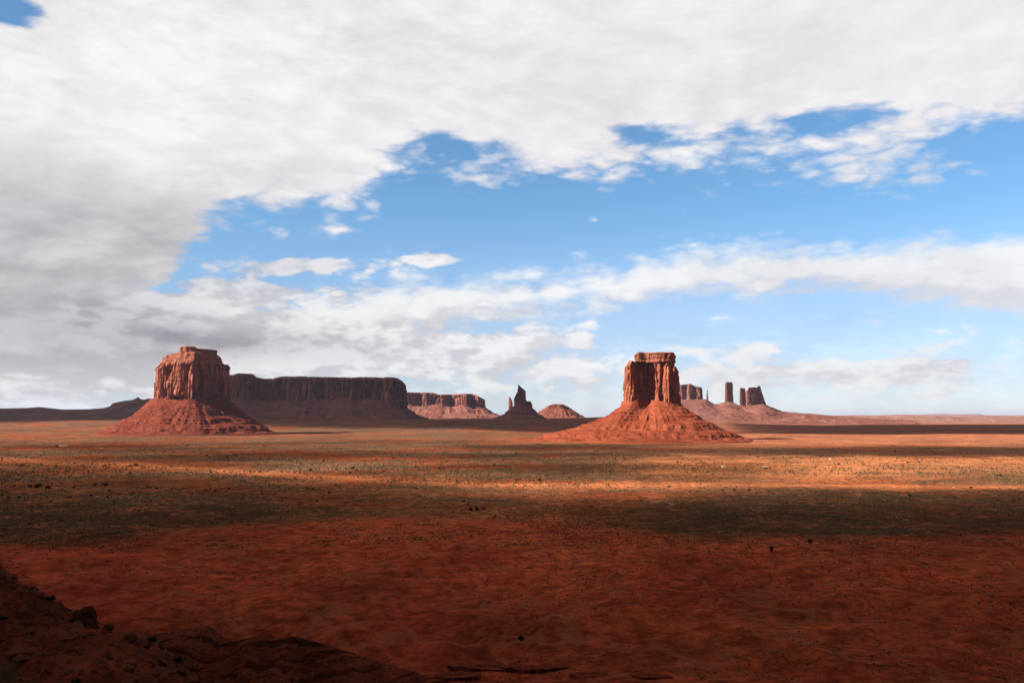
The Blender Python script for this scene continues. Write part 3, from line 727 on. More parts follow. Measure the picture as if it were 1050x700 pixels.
# ---- far mesa
Y4, U4 = 11000.0, 455.0; K4 = pxk(U4, Y4)
z4 = lambda v: zat(v, Y4)
def far_mesa(origin, rot):
    tx = lambda a: (a - U4) * K4
    foot = poly_px([(400, 100), (404, -40), (418, -120), (430, -60), (446, -50), (458, -10), (463, 60), (470, -60), (478, -110), (484, 0), (490, -60), (497, 20), (499, 160), (480, 320), (430, 330)], Y4, U4)
    def top(x, y):
        return np.interp(x, [tx(400), tx(420), tx(445), tx(450), tx(484), tx(488), tx(496), tx(500)], [z4(403.5), z4(402.3), z4(402.6), z4(404.5), z4(403.5), z4(405), z4(409), z4(414)]) + 0 * y
    base = [(0, 75 * K4), (20, 60 * K4), (90, 40 * K4), (160, 60 * K4), (180, 75 * K4), (220, 55 * K4), (270, 46 * K4), (320, 55 * K4), (345, 70 * K4)]
    zt = lambda x, y: z4(415.5) + 0 * x
    return [('cliff', cliff_mesh('far_mesa_cliff', foot, z4(419), top, 9.0, 2.3, 800, 60, 0.05, 1.2, (tx(452), 120), squeeze=(0.8, 0.0), rim=0.03), M_FCLIFF),
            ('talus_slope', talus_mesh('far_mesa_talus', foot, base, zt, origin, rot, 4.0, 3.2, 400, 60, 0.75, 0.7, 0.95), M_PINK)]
formation('mesa', 'small distant mesa with pink foot slopes just right of the long dark mesa', 'mesa', U4, Y4, far_mesa)

# ---- spire with shoulder block and its little neighbour
Y5, U5 = 8000.0, 534.0; K5 = pxk(U5, Y5)
z5 = lambda v: zat(v, Y5)
def spire(origin, rot):
    tx = lambda a: (a - U5) * K5
    foot = poly_px([(527, 10), (528, -22), (533, -34), (539, -32), (545, -20), (546, 10), (544, 34), (536, 42), (529, 34)], Y5, U5)
    def top(x, y):
        return np.interp(x, [tx(527), tx(528.5), tx(529.5), tx(530.6), tx(531.3), tx(531.9), tx(534.5), tx(538.2), tx(539), tx(539.3), tx(544), tx(545.5)],
                         [z5(409), z5(405.5), z5(403.5), z5(402), z5(394.3), z5(394.5), z5(397), z5(400), z5(401), z5(411), z5(411.3), z5(414)]) + 0 * y
    base = [(0, 28 * K5), (90, 22 * K5), (180, 32 * K5), (270, 30 * K5)]
    zt = lambda x, y: z5(414.0) - 12 * np.abs(x) / 60
    return [('cliff', cliff_mesh('spire_cliff', foot, z5(420), top, 12.0, 0.55, 500, 90, 0.0, 0.8, (tx(536), 0), rim=0.0, round_=2, topn=0.4), M_FCLIFF),
            ('talus_slope', talus_mesh('spire_talus', foot, base, zt, origin, rot, 5.0, 1.6, 360, 70, 0.85, 0.8, 0.9), M_FTALUS)]
formation('rock_spire', 'dark pointed rock spire with a lower shoulder on its right', 'rock spire', U5, Y5, spire)
def pinnacle(u0, y, half, vtop, vbase, sd_, tips=None, depth=1.0, s=0.4, widen=1.25, wedge=False):
    k = pxk(u0, y)
    def f(origin, rot):
        pl = [(-half * .8 * k, -half * 1.0 * k), (-half * .3 * k, -half * 1.0 * k), (half * .9 * k, half * .5 * k), (half * 1.0 * k, half * .9 * k), (half * .2 * k, half * 1.3 * k), (-half * .9 * k, half * .7 * k), (-half * k, -half * .3 * k)] if wedge else [(half * 1.0 * k, 0), (half * .7 * k, half * .7 * k * depth), (0, half * k * depth), (-half * .7 * k, half * .7 * k * depth), (-half * k, 0), (-half * .75 * k, -half * .75 * k * depth), (0, -half * k * depth), (half * .75 * k, -half * .75 * k * depth)]
        pl = [(a * widen, b_ * widen) for a, b_ in pl]
        Hh = zat(vtop, y) - zat(vbase, y)
        tp = tips or [(-1, vtop + 1), (0, vtop), (1, vtop + 1)]
        def top(x, y_):
            return np.interp(x, [a * half * k for a, _ in tp], [zat(v_, y) for _, v_ in tp]) + 0 * y_
        bt = (widen - 1) * half * k / Hh
        return [('cliff', cliff_mesh('pinnacle_cliff', pl, zat(vbase, y) - 70, top, sd_, s, 260, 80, bt, 0.7, (0, 0), rim=0.03, round_=3, topn=0.4), M_FCLIFF)]
    return f
formation('rock_pinnacle', 'small lit pinnacle standing just left of the dark pointed spire', 'rock pinnacle', 523.5, 10100.0, pinnacle(523.5, 10100.0, 2.1, 406.6, 415.5, 14.0, [(-1, 407), (-.4, 406.6), (0.3, 409), (1, 411)]))
# ---- low red dome
Y6, U6 = 10200.0, 571.0; K6 = pxk(U6, Y6)
def dome(origin, rot):
    poly = poly_px([(557, 0), (562, -110), (576, -130), (586, -20), (583, 120), (562, 120)], Y6, U6)
    base = [(0, 36 * K6), (90, 20 * K6), (180, 36 * K6), (270, 26 * K6)]
    tx = lambda a: (a - U6) * K6
    def top(x, y): return np.interp(x, [tx(556), tx(560), tx(566), tx(568), tx(577), tx(583), tx(587)], [zat(418.9, Y6), zat(416.8, Y6), zat(414.8, Y6), zat(414.2, Y6), zat(414.4, Y6), zat(417, Y6), zat(419, Y6)]) + 0 * y
    return [('cap_rock', cliff_mesh('dome_cap', poly, zat(421, Y6), top, 15.0, 1.2, 240, 30, 0.3, 0.3, (0, 0), rim=0.1, alc=0.2, bedamp=2.5), M_DOME),
            ('talus_slope', talus_mesh('dome_slope', poly, base, lambda x, y: zat(418.8, Y6) + 0 * x, origin, rot, 6.0, 2.4, 300, 60, 0.9, 0.9, 0.98), M_DOME)]
formation('dome_hill', 'low layered red dome hill in sun between the spire and the right butte', 'dome hill', U6, Y6, dome)

# ---- height-field hills
def strip_hill(name, crest, yc, front, back, mat, foot_extra=0.0, seed=0.0, rough=18.0, nx=500, ny=110, terr=0.0, prw=1.0, cdip=0.0):
    us = np.linspace(crest[0][0], crest[-1][0], nx)
    ww = np.linspace(-1, 1, ny)
    UU, WW = np.meshgrid(us, ww, indexing='xy')
    yy = yc + np.where(WW < 0, WW * front, WW * back)
    yy = yy + 0 * UU
    vv = itp(UU, crest)
    b_ = (350.0 - vv) / F
    zc_ = CAM_H + (math.sin(PITCH) + b_ * math.cos(PITCH)) / (math.cos(PITCH) - b_ * math.sin(PITCH)) * yc
    zrow = zc_[0]; kk = max(3, nx // 22); pad = np.concatenate([np.full(kk, zrow[0]), zrow, np.full(kk, zrow[-1])])
    kern = np.hanning(2 * kk + 1); zsm = np.convolve(pad, kern / kern.sum(), 'valid')
    wsm = sst(np.abs(WW), 0.02, 0.22)
    zc_ = zrow[None] * (1 - wsm) + zsm[None] * wsm
    xx = (UU - 525) / F / 1.004 * yy
    g = gz(xx, yy)
    pr = (1 - np.abs(WW)) ** prw
    pr = pr * pr * (3 - 2 * pr) * 0.5 + pr * 0.5
    nz = fbm(xx / 420.0 + seed, yy / 420.0, seed, 5, 0.55) * rough + (ridged(xx / 330.0 + seed, yy / 700.0, seed, 3) - 0.9) * rough * 0.8
    z = g + (zc_ - g) * pr + nz * np.sin(np.pi * np.abs(WW)) 
    if terr:
        k = z / terr + 0.3 * perlin(xx / 500.0, yy / 500.0, seed)
        fr = k - np.floor(k)
        z = z + terr * 0.5 * (sst(fr, 0.55, 1.0) - fr) * sst(pr, 0.0, 0.1) * sst(perlin(xx / 300.0, yy / 300.0, seed + 4), -0.3, 0.1)
    z = z - 12 * sst(np.abs(WW), 0.93, 1.0)
    me = np_mesh(name, np.stack([xx, yy, z], -1).reshape(-1, 3), grid_quads(ny, nx))
    return tag(link(name, me, mat), kind='structure')
M_HILL = talus_mat('dark_hill', (0.17, 0.075, 0.050), (0.075, 0.04, 0.03), (0.24, 0.11, 0.07), 4.0, 0.4)
strip_hill('hills', [(-420, 424), (-260, 423), (-120, 421), (0, 418.6), (28, 418), (40, 417), (48, 418), (64, 419.6), (90, 419.3), (105, 418.3), (112, 416.6), (115, 413.2), (120, 412), (127, 410.6), (134, 410), (138, 408.5), (140.5, 406.6), (143, 408.6), (146, 409.6), (151, 408.4), (160, 408.3), (200, 410), (240, 413)],
           7600.0, 1250.0, 900.0, M_HILL, seed=3.0, rough=16, nx=600, prw=1.1)
strip_hill('hills', [(655, 424), (680, 416), (695, 409.5), (712, 409.5), (724, 409.0), (728, 411), (733, 414.2), (737, 413.6), (741, 412.6), (748, 411.6), (754, 413.0), (759, 415.4), (768, 416.2), (783, 413.6), (790, 416.5), (803, 421.5), (818, 423.0), (832, 423.8), (846, 425.3), (870, 427), (900, 429), (940, 431)],
           11500.0, 1500.0, 1500.0, M_PINK, seed=9.0, rough=16, nx=800, terr=30.0, prw=0.85)
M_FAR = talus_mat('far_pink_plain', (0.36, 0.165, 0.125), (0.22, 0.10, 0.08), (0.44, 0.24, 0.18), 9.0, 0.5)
strip_hill('hills', [(780, 430), (820, 427.5), (850, 426.0), (880, 425.4), (900, 425.6), (930, 424.6), (945, 425.2), (965, 426.4), (985, 426.8), (1005, 426.4), (1015, 426), (1040, 425.8), (1060, 425.4), (1120, 425), (1250, 426), (1500, 430)],
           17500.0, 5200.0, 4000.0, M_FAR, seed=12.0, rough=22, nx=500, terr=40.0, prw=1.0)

strip_hill('hills', [(900, 431), (938, 428), (948, 424.6), (966, 424.0), (985, 424.3), (1003, 424.2), (1009, 425.2), (1030, 426), (1060, 428), (1100, 431)],
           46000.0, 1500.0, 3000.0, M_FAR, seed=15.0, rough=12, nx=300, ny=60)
# ---- castle group on the right ridge
Y7, U7 = 11700.0, 708.0; K7 = pxk(U7, Y7)
def far_butte(origin, rot):
    tx = lambda a: (a - U7) * K7
    foot = poly_px([(694, 0), (697, -60), (700, -74), (704.5, -10), (706, -100), (708, -104), (713.5, -20), (714.5, -90), (716, -90), (720.5, 0), (721, 50), (712, 80), (700, 80)], Y7, U7)
    def top(x, y): return np.interp(x, [tx(694), tx(699), tx(705), tx(709), tx(713), tx(715), tx(720), tx(721)], [zat(395.5, Y7), zat(394.6, Y7), zat(394, Y7), zat(393.6, Y7), zat(396, Y7), zat(396.6, Y7), zat(397, Y7), zat(399, Y7)]) + 0 * y
    return [('cliff', cliff_mesh('far_butte_cliff', foot, zat(412, Y7), top, 17.0, 1.45, 600, 80, 0.04, 1.5, (0, 0), rim=0.02), M_FCLIFF)]
formation('rock_tower', 'fluted blocky far butte just right of and behind the square butte', 'rock tower', U7, Y7, far_butte)
formation('rock_pinnacle', 'needle-thin pinnacle between the fluted far butte and the tall square tower', 'rock pinnacle', 725.7, 11520.0, pinnacle(725.7, 11520.0, 0.75, 399.6, 410, 18.0, [(-1, 402), (0, 399.4), (1, 403)], s=0.18, widen=2.1))
formation('rock_tower', 'tall narrow square-topped tower, highest of the far group', 'rock tower', 748.0, 11550.0, pinnacle(748.0, 11550.0, 3.9, 391.6, 412.5, 19.0, [(-1, 392.1), (-.8, 391.6), (.8, 391.7), (1, 392.5)], s=0.5, widen=1.24, wedge=True))
formation('rock_tower', 'slim two-pronged tower next to the big right-hand block of the far group', 'rock tower', 762.0, 11550.0, pinnacle(762.0, 11550.0, 3.0, 397, 417, 21.0, [(-1, 398), (-.9, 397.2), (-.3, 397.6), (-.1, 400), (.15, 400), (.3, 397.8), (.85, 397.6), (1, 399)], s=0.32, widen=1.2, wedge=True))
Y8, U8 = 11550.0, 775.0; K8 = pxk(U8, Y8)
def end_block(origin, rot):
    tx = lambda a: (a - U8) * K8
    foot = poly_px([(765.5, -60), (766.6, -110), (768.5, -118), (774, -60), (780, 10), (785.5, 70), (785, 120), (774, 130), (766, 60)], Y8, U8)
    def top(x, y): return np.interp(x, [tx(765), tx(767.5), tx(769), tx(770), tx(775), tx(777), tx(778.5), tx(780.2), tx(781.5), tx(783.5), tx(785)], [zat(401, Y8), zat(400, Y8), zat(397.6, Y8), zat(397.2, Y8), zat(396.8, Y8), zat(397.4, Y8), zat(395.6, Y8), zat(395.8, Y8), zat(401, Y8), zat(408, Y8), zat(413, Y8)]) + 0 * y
    return [('cliff', cliff_mesh('block_cliff', foot, zat(420, Y8), top, 23.0, 0.7, 500, 80, 0.02, 0.9, (tx(774), 0), rim=0.0, topn=0.3), M_FCLIFF)]
formation('rock_tower', 'wide dark block with a horn at its top right, rightmost of the far group', 'rock tower', U8, Y8, end_block)

# ------------------------------------------------------------------ unseen cloud deck, added out of frame and shaped to shade plain and mesas
CH = 6000.0
def shade_field(x, y):
    """authored shade map of the plain; the unseen cloud deck takes its shape from it"""
    yy = np.maximum(y, 60.0)
    u = np.where(y > 60, uof(x, yy), np.where(x < 0, -1500.0, 2500.0))
    v = HORIZON + F * CAM_H / yy
    n = fbm(x / 420.0, y / 420.0, 2.2, 4, 0.55); nf = fbm(x / 160.0, y / 160.0, 6.1, 3, 0.55)
    vb = itp(u, [(-1500, 470), (0, 480), (175, 486), (350, 496), (450, 505), (525, 513), (600, 508), (700, 501), (875, 499), (1050, 496), (2500, 480)])
    S = 0.6 * sst(v + n * 7 + nf * 3, vb - 3, vb + 6) + 0.4 * sst(v + n * 5, vb + 2, vb + 24)
    cen = np.exp(-((u - 520) / 130.0) ** 2) * sst(v, 540, 520)
    S = S * (1 - 0.30 * cen) * np.interp(v, [480, 500, 540, 600, 700], [0.62, 0.66, 0.74, 0.80, 0.88]) * (1 + 0.05 * np.clip(n + nf * .6, -1, 1))
    S = S * (1 - 0.30 * sst(n + 0.5 * nf, 0.15, 0.6) * sst(v, 548, 535))
    m = sst(v, 449, 455) * sst(v, vb, vb - 6) * sst(n + nf * 0.6, 0.0, 0.5) * 0.55 * (1 - sst(u, 640, 760))
    S = np.maximum(S, m)
    S = np.maximum(S, 0.42 * sst(u, 420, 300) * sst(v, 450, 456) * sst(n + nf * .5, -0.5, 0.2))
    S = np.maximum(S, sst(u, 720, 800) * sst(v + n * 1.5, 457, 460) * sst(v + n * 1.5, 469, 466) * 0.40)
    yl = itp(u, [(-1500, 5800), (0, 5900), (60, 6250), (150, 6250), (235, 5600), (330, 5150), (430, 5000), (520, 4900), (620, 4600), (640, 4600)])
    fl = sst(y + n * 250, yl - 150, yl + 150) * sst(y, 9600, 9000) * sst(u + n * 10, 648, 622) * 0.72
    S = np.maximum(S, fl)
    yr0 = 4250.0; yr1 = itp(u, [(700, 8600), (850, 9000), (900, 10000), (1600, 10400)])
    fr = sst(u + n * 12, 730, 775) * sst(y + n * 120, yr0 - 150, yr0 + 200) * sst(y + n * 500, yr1 + 400, yr1 - 400) * 0.82
    return np.maximum(S, fr)
st = 62.0
gx = np.arange(-9500, 9600, st); gy = np.arange(-1600, 11600, st)
GX, GY = np.meshgrid(gx, gy, indexing='xy')
S = shade_field(GX, GY)
ox = sd[0] / sd[2] * CH; oy = sd[1] / sd[2] * CH
CX, CY = GX + ox, GY + oy
lump = 0.5 + 0.5 * fbm(GX / 500.0, GY / 500.0, 3.3, 4)
top = CH + S * (120 + 260 * np.clip(lump, 0, 1.3)); bot = CH - S * (25 + 40 * np.clip(lump, 0, 1))
Q = grid_quads(len(gy), len(gx))
keep = (S.reshape(-1)[Q].max(1) > 0.04)
Qk = Q[keep]; nv = GX.size
V = np.concatenate([np.stack([CX, CY, top], -1).reshape(-1, 3), np.stack([CX, CY, bot], -1).reshape(-1, 3)])
cmesh = np_mesh('shade_clouds', V, np.concatenate([Qk, Qk[:, ::-1] + nv]))
float_attr(cmesh, 'thickness', np.concatenate([S.reshape(-1)] * 2))
CM = bpy.data.materials.new('cloud'); CM.use_nodes = True
q = NT(CM.node_tree); q.n.clear()
o_ = q.new('ShaderNodeOutputMaterial'); tr = q.new('ShaderNodeBsdfTransparent'); df = q.new('ShaderNodeBsdfDiffuse'); df.inputs[0].default_value = (0.72, 0.72, 0.74, 1)
at = q.new('ShaderNodeAttribute', attribute_name='thickness'); ms = q.new('ShaderNodeMixShader')
q.l.new(q.lin(at.outputs['Fac'], 0.03, 1.0), ms.inputs[0]); q.l.new(tr.outputs[0], ms.inputs[1]); q.l.new(df.outputs[0], ms.inputs[2]); q.l.new(ms.outputs[0], o_.inputs[0])
tag(link('shade_clouds', cmesh, CM), kind='structure')

# ------------------------------------------------------------------ plants
M_LEAF = simple_mat('juniper_leaf', (0.018, 0.018, 0.009), 0.9, 0.1, 0.4, 1.5)
M_BARK = simple_mat('juniper_bark', (0.10, 0.065, 0.045), 0.95, 0.05, 0.3, 3)
M_SAGE = simple_mat('sage', (0.070, 0.050, 0.027), 0.9, 0.05, 0.45, 0.2)
M_STRAW = simple_mat('straw', (0.16, 0.10, 0.055), 0.9, 0.05, 0.3, 4)
def crown_mesh(name, seed, w=1.0, h=1.0, n=900):
    rs = np.random.RandomState(seed)
    lobes = [(rs.uniform(-.5, .5), rs.uniform(-.5, .5), rs.uniform(.35, .8), rs.uniform(.28, .5)) for _ in range(7)]
    V, Q_ = [], []
    for i in range(n):
        lx, ly, lz, lr = lobes[rs.randint(7)]
        d = rs.normal(size=3); d /= np.linalg.norm(d); rr = lr * rs.uniform(0.55, 1.08)
        c_ = np.array([lx, ly, lz]) + d * rr * np.array([1, 1, .8])
        if c_[2] < 0.06: c_[2] = 0.06 + rs.uniform(0, .1)
        a_ = rs.normal(size=3); a_ /= np.linalg.norm(a_); b_ = np.cross(a_, rs.normal(size=3)); b_ /= np.linalg.norm(b_)
        sz = rs.uniform(0.04, 0.10)
        k = len(V)
        for sx, sy in ((-1, -1), (1, -1), (1.0, 1), (-1, 1)):
            V.append((c_ + a_ * sz * sx + b_ * sz * 0.6 * sy) * np.array([w, w, h]))
        Q_.append((k, k + 1, k + 2, k + 3))
    for (lx, ly, lz, lr) in lobes:
        k0 = len(V); nl = 9
        for a_ in range(nl):
            for b_ in range(12):
                th_ = math.pi * (a_ + .5) / nl; ph_ = 2 * math.pi * b_ / 12
                rr = lr * 0.86 * rs.uniform(.85, 1.1)
                V.append(np.array([(lx + rr * math.sin(th_) * math.cos(ph_)) * w, (ly + rr * math.sin(th_) * math.sin(ph_)) * w, max(0.0, lz + rr * .8 * math.cos(th_)) * h]))
        for a_ in range(nl - 1):
            for b_ in range(12): Q_.append((k0 + a_ * 12 + b_, k0 + a_ * 12 + (b_ + 1) % 12, k0 + (a_ + 1) * 12 + (b_ + 1) % 12, k0 + (a_ + 1) * 12 + b_))
    return np_mesh(name, np.array(V), np.array(Q_), smooth=False)
def trunk_mesh(name, seed, h=0.8):
    rs = np.random.RandomState(seed); V, Q_ = [], []
    def limb(p, d, L, r0, r1, n=5):
        base = len(V); pos = np.array(p, float); d = np.array(d, float); d /= np.linalg.norm(d)
        for i in range(n):
            r_ = r0 + (r1 - r0) * i / (n - 1)
            a_ = np.cross(d, (0.3, 0.9, 0.1)); a_ /= np.linalg.norm(a_); b_ = np.cross(d, a_)
            for k in range(7):
                th_ = 2 * math.pi * k / 7; V.append(pos + a_ * math.cos(th_) * r_ + b_ * math.sin(th_) * r_)
            pos = pos + d * L / (n - 1); d = d + rs.normal(size=3) * 0.16; d /= np.linalg.norm(d)
        for i in range(n - 1):
            for k in range(7): Q_.append((base + i * 7 + k, base + i * 7 + (k + 1) % 7, base + (i + 1) * 7 + (k + 1) % 7, base + (i + 1) * 7 + k))
        return pos
    limb((0, 0, -0.1), (0.1, 0, 1), h * 0.6, 0.085, 0.055)
    for k in range(5):
        a_ = k * 1.26 + rs.uniform(-.3, .3)
        limb((0.02, 0, h * rs.uniform(.12, .4)), (math.cos(a_), math.sin(a_), rs.uniform(.6, 1.2)), h * 0.75, 0.045, 0.012)
    return np_mesh(name, np.array(V), np.array(Q_))
CR = [crown_mesh('juniper_crown', 30 + i, 1.0, 1.0, 700) for i in range(5)]
TK = [trunk_mesh('juniper_trunk', 50 + i) for i in range(2)]
for m_ in CR: m_.materials.append(M_LEAF)
for m_ in TK: m_.materials.append(M_BARK)
CS = crown_mesh('bush_crown', 71, 1.0, 0.9, 260); CS.materials.append(M_LEAF)

J = """14,497,3;31,498,4;39,497,7;49,499,5;76,499,3;97,496,5;108,496,5;112,502,3;9,509,2.5;20,509,2.5;33,518,3;52,514,2.5;71,509,3;93,507,3;110,509,3;144,519,3;143,506,2.5;152,499,3;161,500,3;136,504,2;
208,506,3;221,503,3;215,500,2.5;234,500,3;286,499,3;315,500,3;321,500,3;338,504,4;22,476,3;108,476,2.5;133,477,3;139,476,4;216,483,3;267,483,3;289,483,2.5;296,483,2.5;302,484,2.5;307,484,2.5;312,485,2.5;212,466,2.2;
240,465,2.5;297,471,2.5;332,471,2.5;192,456,2;167,463,2;160,464,2;58,457,3;345,480,3;319,481,4;362,479,4;365,481,3;393,477,2.5;393,482,3;384,485,2.5;359,484,2.5;425,478,2.5;438,479,2.5;451,479,3;455,479,2.5;410,464,2;
491,464,2.2;494,463,2;529,464,2.5;516,471,2.5;530,475,2.2;530,491,3;529,494,2.5;533,490,3;553,491,4;582,493,2.2;599,495,2.2;631,470,2;640,470,2;695,473,2.5;686,498,3;658,512,3;475,513,4;480,516,3;482,521,5.5;489,521,5.5;
496,520,4.5;511,522,2.5;507,529,3;542,528,2.5;567,529,2;605,519,2.5;753,467,2;793,469,2.2;803,468,2.2;860,475,2.5;866,482,2.5;886,475,2.5;714,503,3;741,502,2.5;753,501,3;768,501,3.5;933,507,4;1022,487,3;1026,487,3.5;985,548,3"""
JL = []
for rec in J.replace('\n', '').split(';'):
    a_ = rec.split(',')
    if len(a_) == 3: JL.append(tuple(float(x) for x in a_))
rj = random.Random(5)
hot = [(rj.uniform(0, 1045), rj.uniform(458, 512)) for _ in range(26)]
for k in range(120):
    hu, hv = hot[k % 26]
    JL.append((min(1045, max(2, hu + rj.gauss(0, 30))), min(516, max(455, hv + rj.gauss(0, 2.5))), rj.uniform(1.4, 2.6)))
for k in range(30):     # fainter scatter the photograph shows between the marked ones
    JL.append((rj.uniform(0, 1045), rj.uniform(462, 512), rj.uniform(1.4, 2.2)))
UN = {(482, 521): 'left one of the two largest junipers in the clump low in mid plain', (489, 521): 'right one of the two largest junipers in the clump low in mid plain',
      (496, 520): 'rounded juniper at the right end of the small mid plain clump', (39, 497): 'widest dark juniper in the row on the shaded plain at far left',
      (933, 507): 'single dark juniper at the upper edge of the right sage belt', (553, 491): 'stout juniper on the bright sunlit line in mid plain'}
def zone(u, v):
    if u < 345 and v < 488: return 'small dark juniper on the streaky plain before the left butte', 'junipers before the left butte'
    if u < 350: return 'dark juniper on the shaded sage plain at the lower left of the valley', 'junipers on the shaded left plain'
    if u < 700 and v < 500: return 'small dark juniper dotted on the tan plain between the two buttes', 'junipers between the two buttes'
    if u < 700: return 'dark juniper near the lower edge of the mid plain sage', 'junipers low on the mid plain'
    if v < 490: return 'tiny dark juniper on the golden flat right of the square butte', 'junipers on the golden flat'
    return 'small dark juniper along the shaded right-hand sage belt', 'junipers on the right sage belt'
for i, (u, v, sz) in enumerate(JL):
    x, y, z = ground_at(u, v + 0.4 * sz)
    wid = sz * math.hypot(x, y) / F
    key = (round(u), round(v))
    lab, grp = (UN[key], zone(u, v)[1]) if key in UN else zone(u, v)
    if sz >= 3.9:
        e = empty('juniper_tree', (x, y, z), i * 1.3); e.scale = (wid / 1.7,) * 3
        e.scale[2] *= 0.8 + 0.05 * (i % 5)
        link('crown', CR[i % 5], None, e); link('trunk', TK[i % 2], None, e)
        tag(e, lab, 'juniper', grp)
    else:
        o = link('juniper_tree', CS if sz < 2.4 else CR[i % 5]); o.location = (x, y, z - 0.1); o.rotation_euler = (0, 0, i * 1.7)
        o.scale = (wid / 1.7, wid / 1.7, wid / 1.7 * (0.75 + 0.06 * (i % 5)))
        tag(o, lab, 'juniper', grp)
for (u, v, w_, h_, lab) in ((791, 566, 5.0, 9.0, 'tall narrow juniper on the dark red ground, lower left of two at right'), (831, 556.5, 5.5, 7.5, 'rounded juniper on the dark red ground, upper right of two at right'),
                            (534, 657, 9.5, 9.5, 'lone black-green bush with a pointed top on the near red slope')):
    x, y, z = ground_at(u, v)
    k = math.hypot(x, y) / F
    e = empty('juniper_tree', (x, y, z - 0.15), u); e.scale = (w_ * k / 2.4, w_ * k / 2.4, h_ * k / 1.8)
    link('crown', crown_mesh('juniper_crown', int(u), 1, 1, 1500), M_LEAF, e); link('trunk', TK[0], None, e)
    tag(e, lab, 'juniper', 'junipers on the near red ground')

# sage and low scrub: uncountable ground cover
rs = np.random.RandomState(3)
def scatter(n, u0, u1, v0, v1):
    u = rs.uniform(u0, u1, n); v = rs.uniform(v0, v1, n)
    y = F * CAM_H / (v - HORIZON); x = (u - 525) / F * y
    return x, y
xs, ys = [], []
for n, v0, v1 in ((42000, 497, 560), (52000, 452, 498), (20000, 560, 700)):
    x, y = scatter(n, -160, 1210, v0, v1); xs.append(x); ys.append(y)
x = np.concatenate(xs); y = np.concatenate(ys)
cl = fbm(x / 60.0, y / 60.0, 5.0, 4, 0.6) + 0.7 * fbm(x / 260.0, y / 400.0, 8.0, 3) + rs.uniform(-0.5, 0.5, len(x))
cc = ground_colour(x, y); green = cc[:, 0] < cc[:, 1] * 2.2
k_ = (cl > np.where(green, -0.45, np.where(y < 560, 0.22, 0.22))); x, y = x[k_], y[k_]
z = gz(x, y); N = len(x)
w_ = rs.uniform(0.30, 1.0, N) ** 1.8 * 1.2 * np.clip(np.hypot(x, y) / 620.0, 0.55, 2.3); h_ = w_ * rs.uniform(0.6, 1.0, N)
ring = 6
V = np.zeros((N, 2 * ring + 1, 3)); 
for k in range(ring):
    a_ = 2 * math.pi * k / ring + rs.uniform(-.3, .3, N)
    r1 = w_ * rs.uniform(0.35, 0.6, N); r2 = w_ * rs.uniform(0.3, 0.62, N)
    V[:, k] = np.stack([x + np.cos(a_) * r1, y + np.sin(a_) * r1, z - 0.05], -1)
    V[:, ring + k] = np.stack([x + np.cos(a_) * r2, y + np.sin(a_) * r2, z + h_ * rs.uniform(0.4, 0.8, N)], -1)
V[:, 2 * ring] = np.stack([x, y, z + h_], -1)
tri = []
for k in range(ring):
    k2 = (k + 1) % ring
    tri += [(k, k2, ring + k2), (k, ring + k2, ring + k), (ring + k, ring + k2, 2 * ring)]
tri = np.array(tri)[None] + (np.arange(N) * (2 * ring + 1))[:, None, None]
sg = np_mesh('sagebrush', V.reshape(-1, 3), tri.reshape(-1, 3), smooth=False)
tag(link('sagebrush', sg, M_SAGE), 'low grey-green sage and scrub speckling the plain', 'scrub', kind='stuff')

# ------------------------------------------------------------------ boulders, ledges
M_BOULD = rock_mat('hill_boulder', (0.14, 0.045, 0.030), (0.05, 0.020, 0.016), (0.28, 0.12, 0.08), 0.05, 0.3, 0.3)
M_LEDGE = rock_mat('ledge_rock', (0.25, 0.058, 0.032), (0.14, 0.035, 0.022), (0.38, 0.11, 0.06), 0.15, 0.7, 0.2)
def boulder_mesh(name, seed, sx=1.0, sy=1.0, sz=0.75, nl=44):
    th_ = np.linspace(0, np.pi, nl)[:, None]; ph = np.linspace(0, 2 * np.pi, nl * 2, endpoint=False)[None]
    dx_ = np.sin(th_) * np.cos(ph); dy_ = np.sin(th_) * np.sin(ph); dz_ = np.cos(th_) + 0 * ph
    r_ = 1 + 0.30 * fbm(dx_ * 1.1 + seed, dy_ * 1.1, dz_ * 1.1 + seed, 4, 0.5)
    # split faces: clamp against random planes
    rr_ = np.random.RandomState(int(seed * 10) % 10000)
    for _ in range(9):
        nn = rr_.normal(size=3); nn /= np.linalg.norm(nn); d_ = rr_.uniform(0.62, 0.9)
        dot = dx_ * nn[0] + dy_ * nn[1] + dz_ * nn[2]
        r_ = np.where(dot > 0.05, np.minimum(r_, d_ / np.maximum(dot, 0.05)), r_)
    r_ = r_ + 0.035 * fbm(dx_ * 5 + seed, dy_ * 5, dz_ * 5, 3)
    V_ = np.stack([dx_ * r_ * sx, dy_ * r_ * sy, dz_ * r_ * sz], -1)
    return np_mesh(name, V_.reshape(-1, 3), grid_quads(nl, nl * 2, True), smooth=False)
M_DARKB = rock_mat('dark_boulder', (0.065, 0.022, 0.015), (0.022, 0.010, 0.008), (0.13, 0.055, 0.036), 0.05, 0.3, 0.3)
BM = [boulder_mesh('boulder', 3.1 + 2.7 * i, 1, random.uniform(.7, 1), random.uniform(.55, .8)) for i in range(6)]
for m_ in BM: m_.materials.append(M_BOULD)
def hill_point(u, v):
    a, c, d = pixdir(u, v)
    ys_ = np.linspace(12, 230, 2200); xx_ = a / c * ys_; zz = CAM_H + d / c * ys_
    hz_ = hillz(xx_, ys_)
    i = np.argmax(zz < hz_)
    return (xx_[i], ys_[i], hz_[i]) if zz[i] < hz_[i] else None
big = hill_point(85, 640)
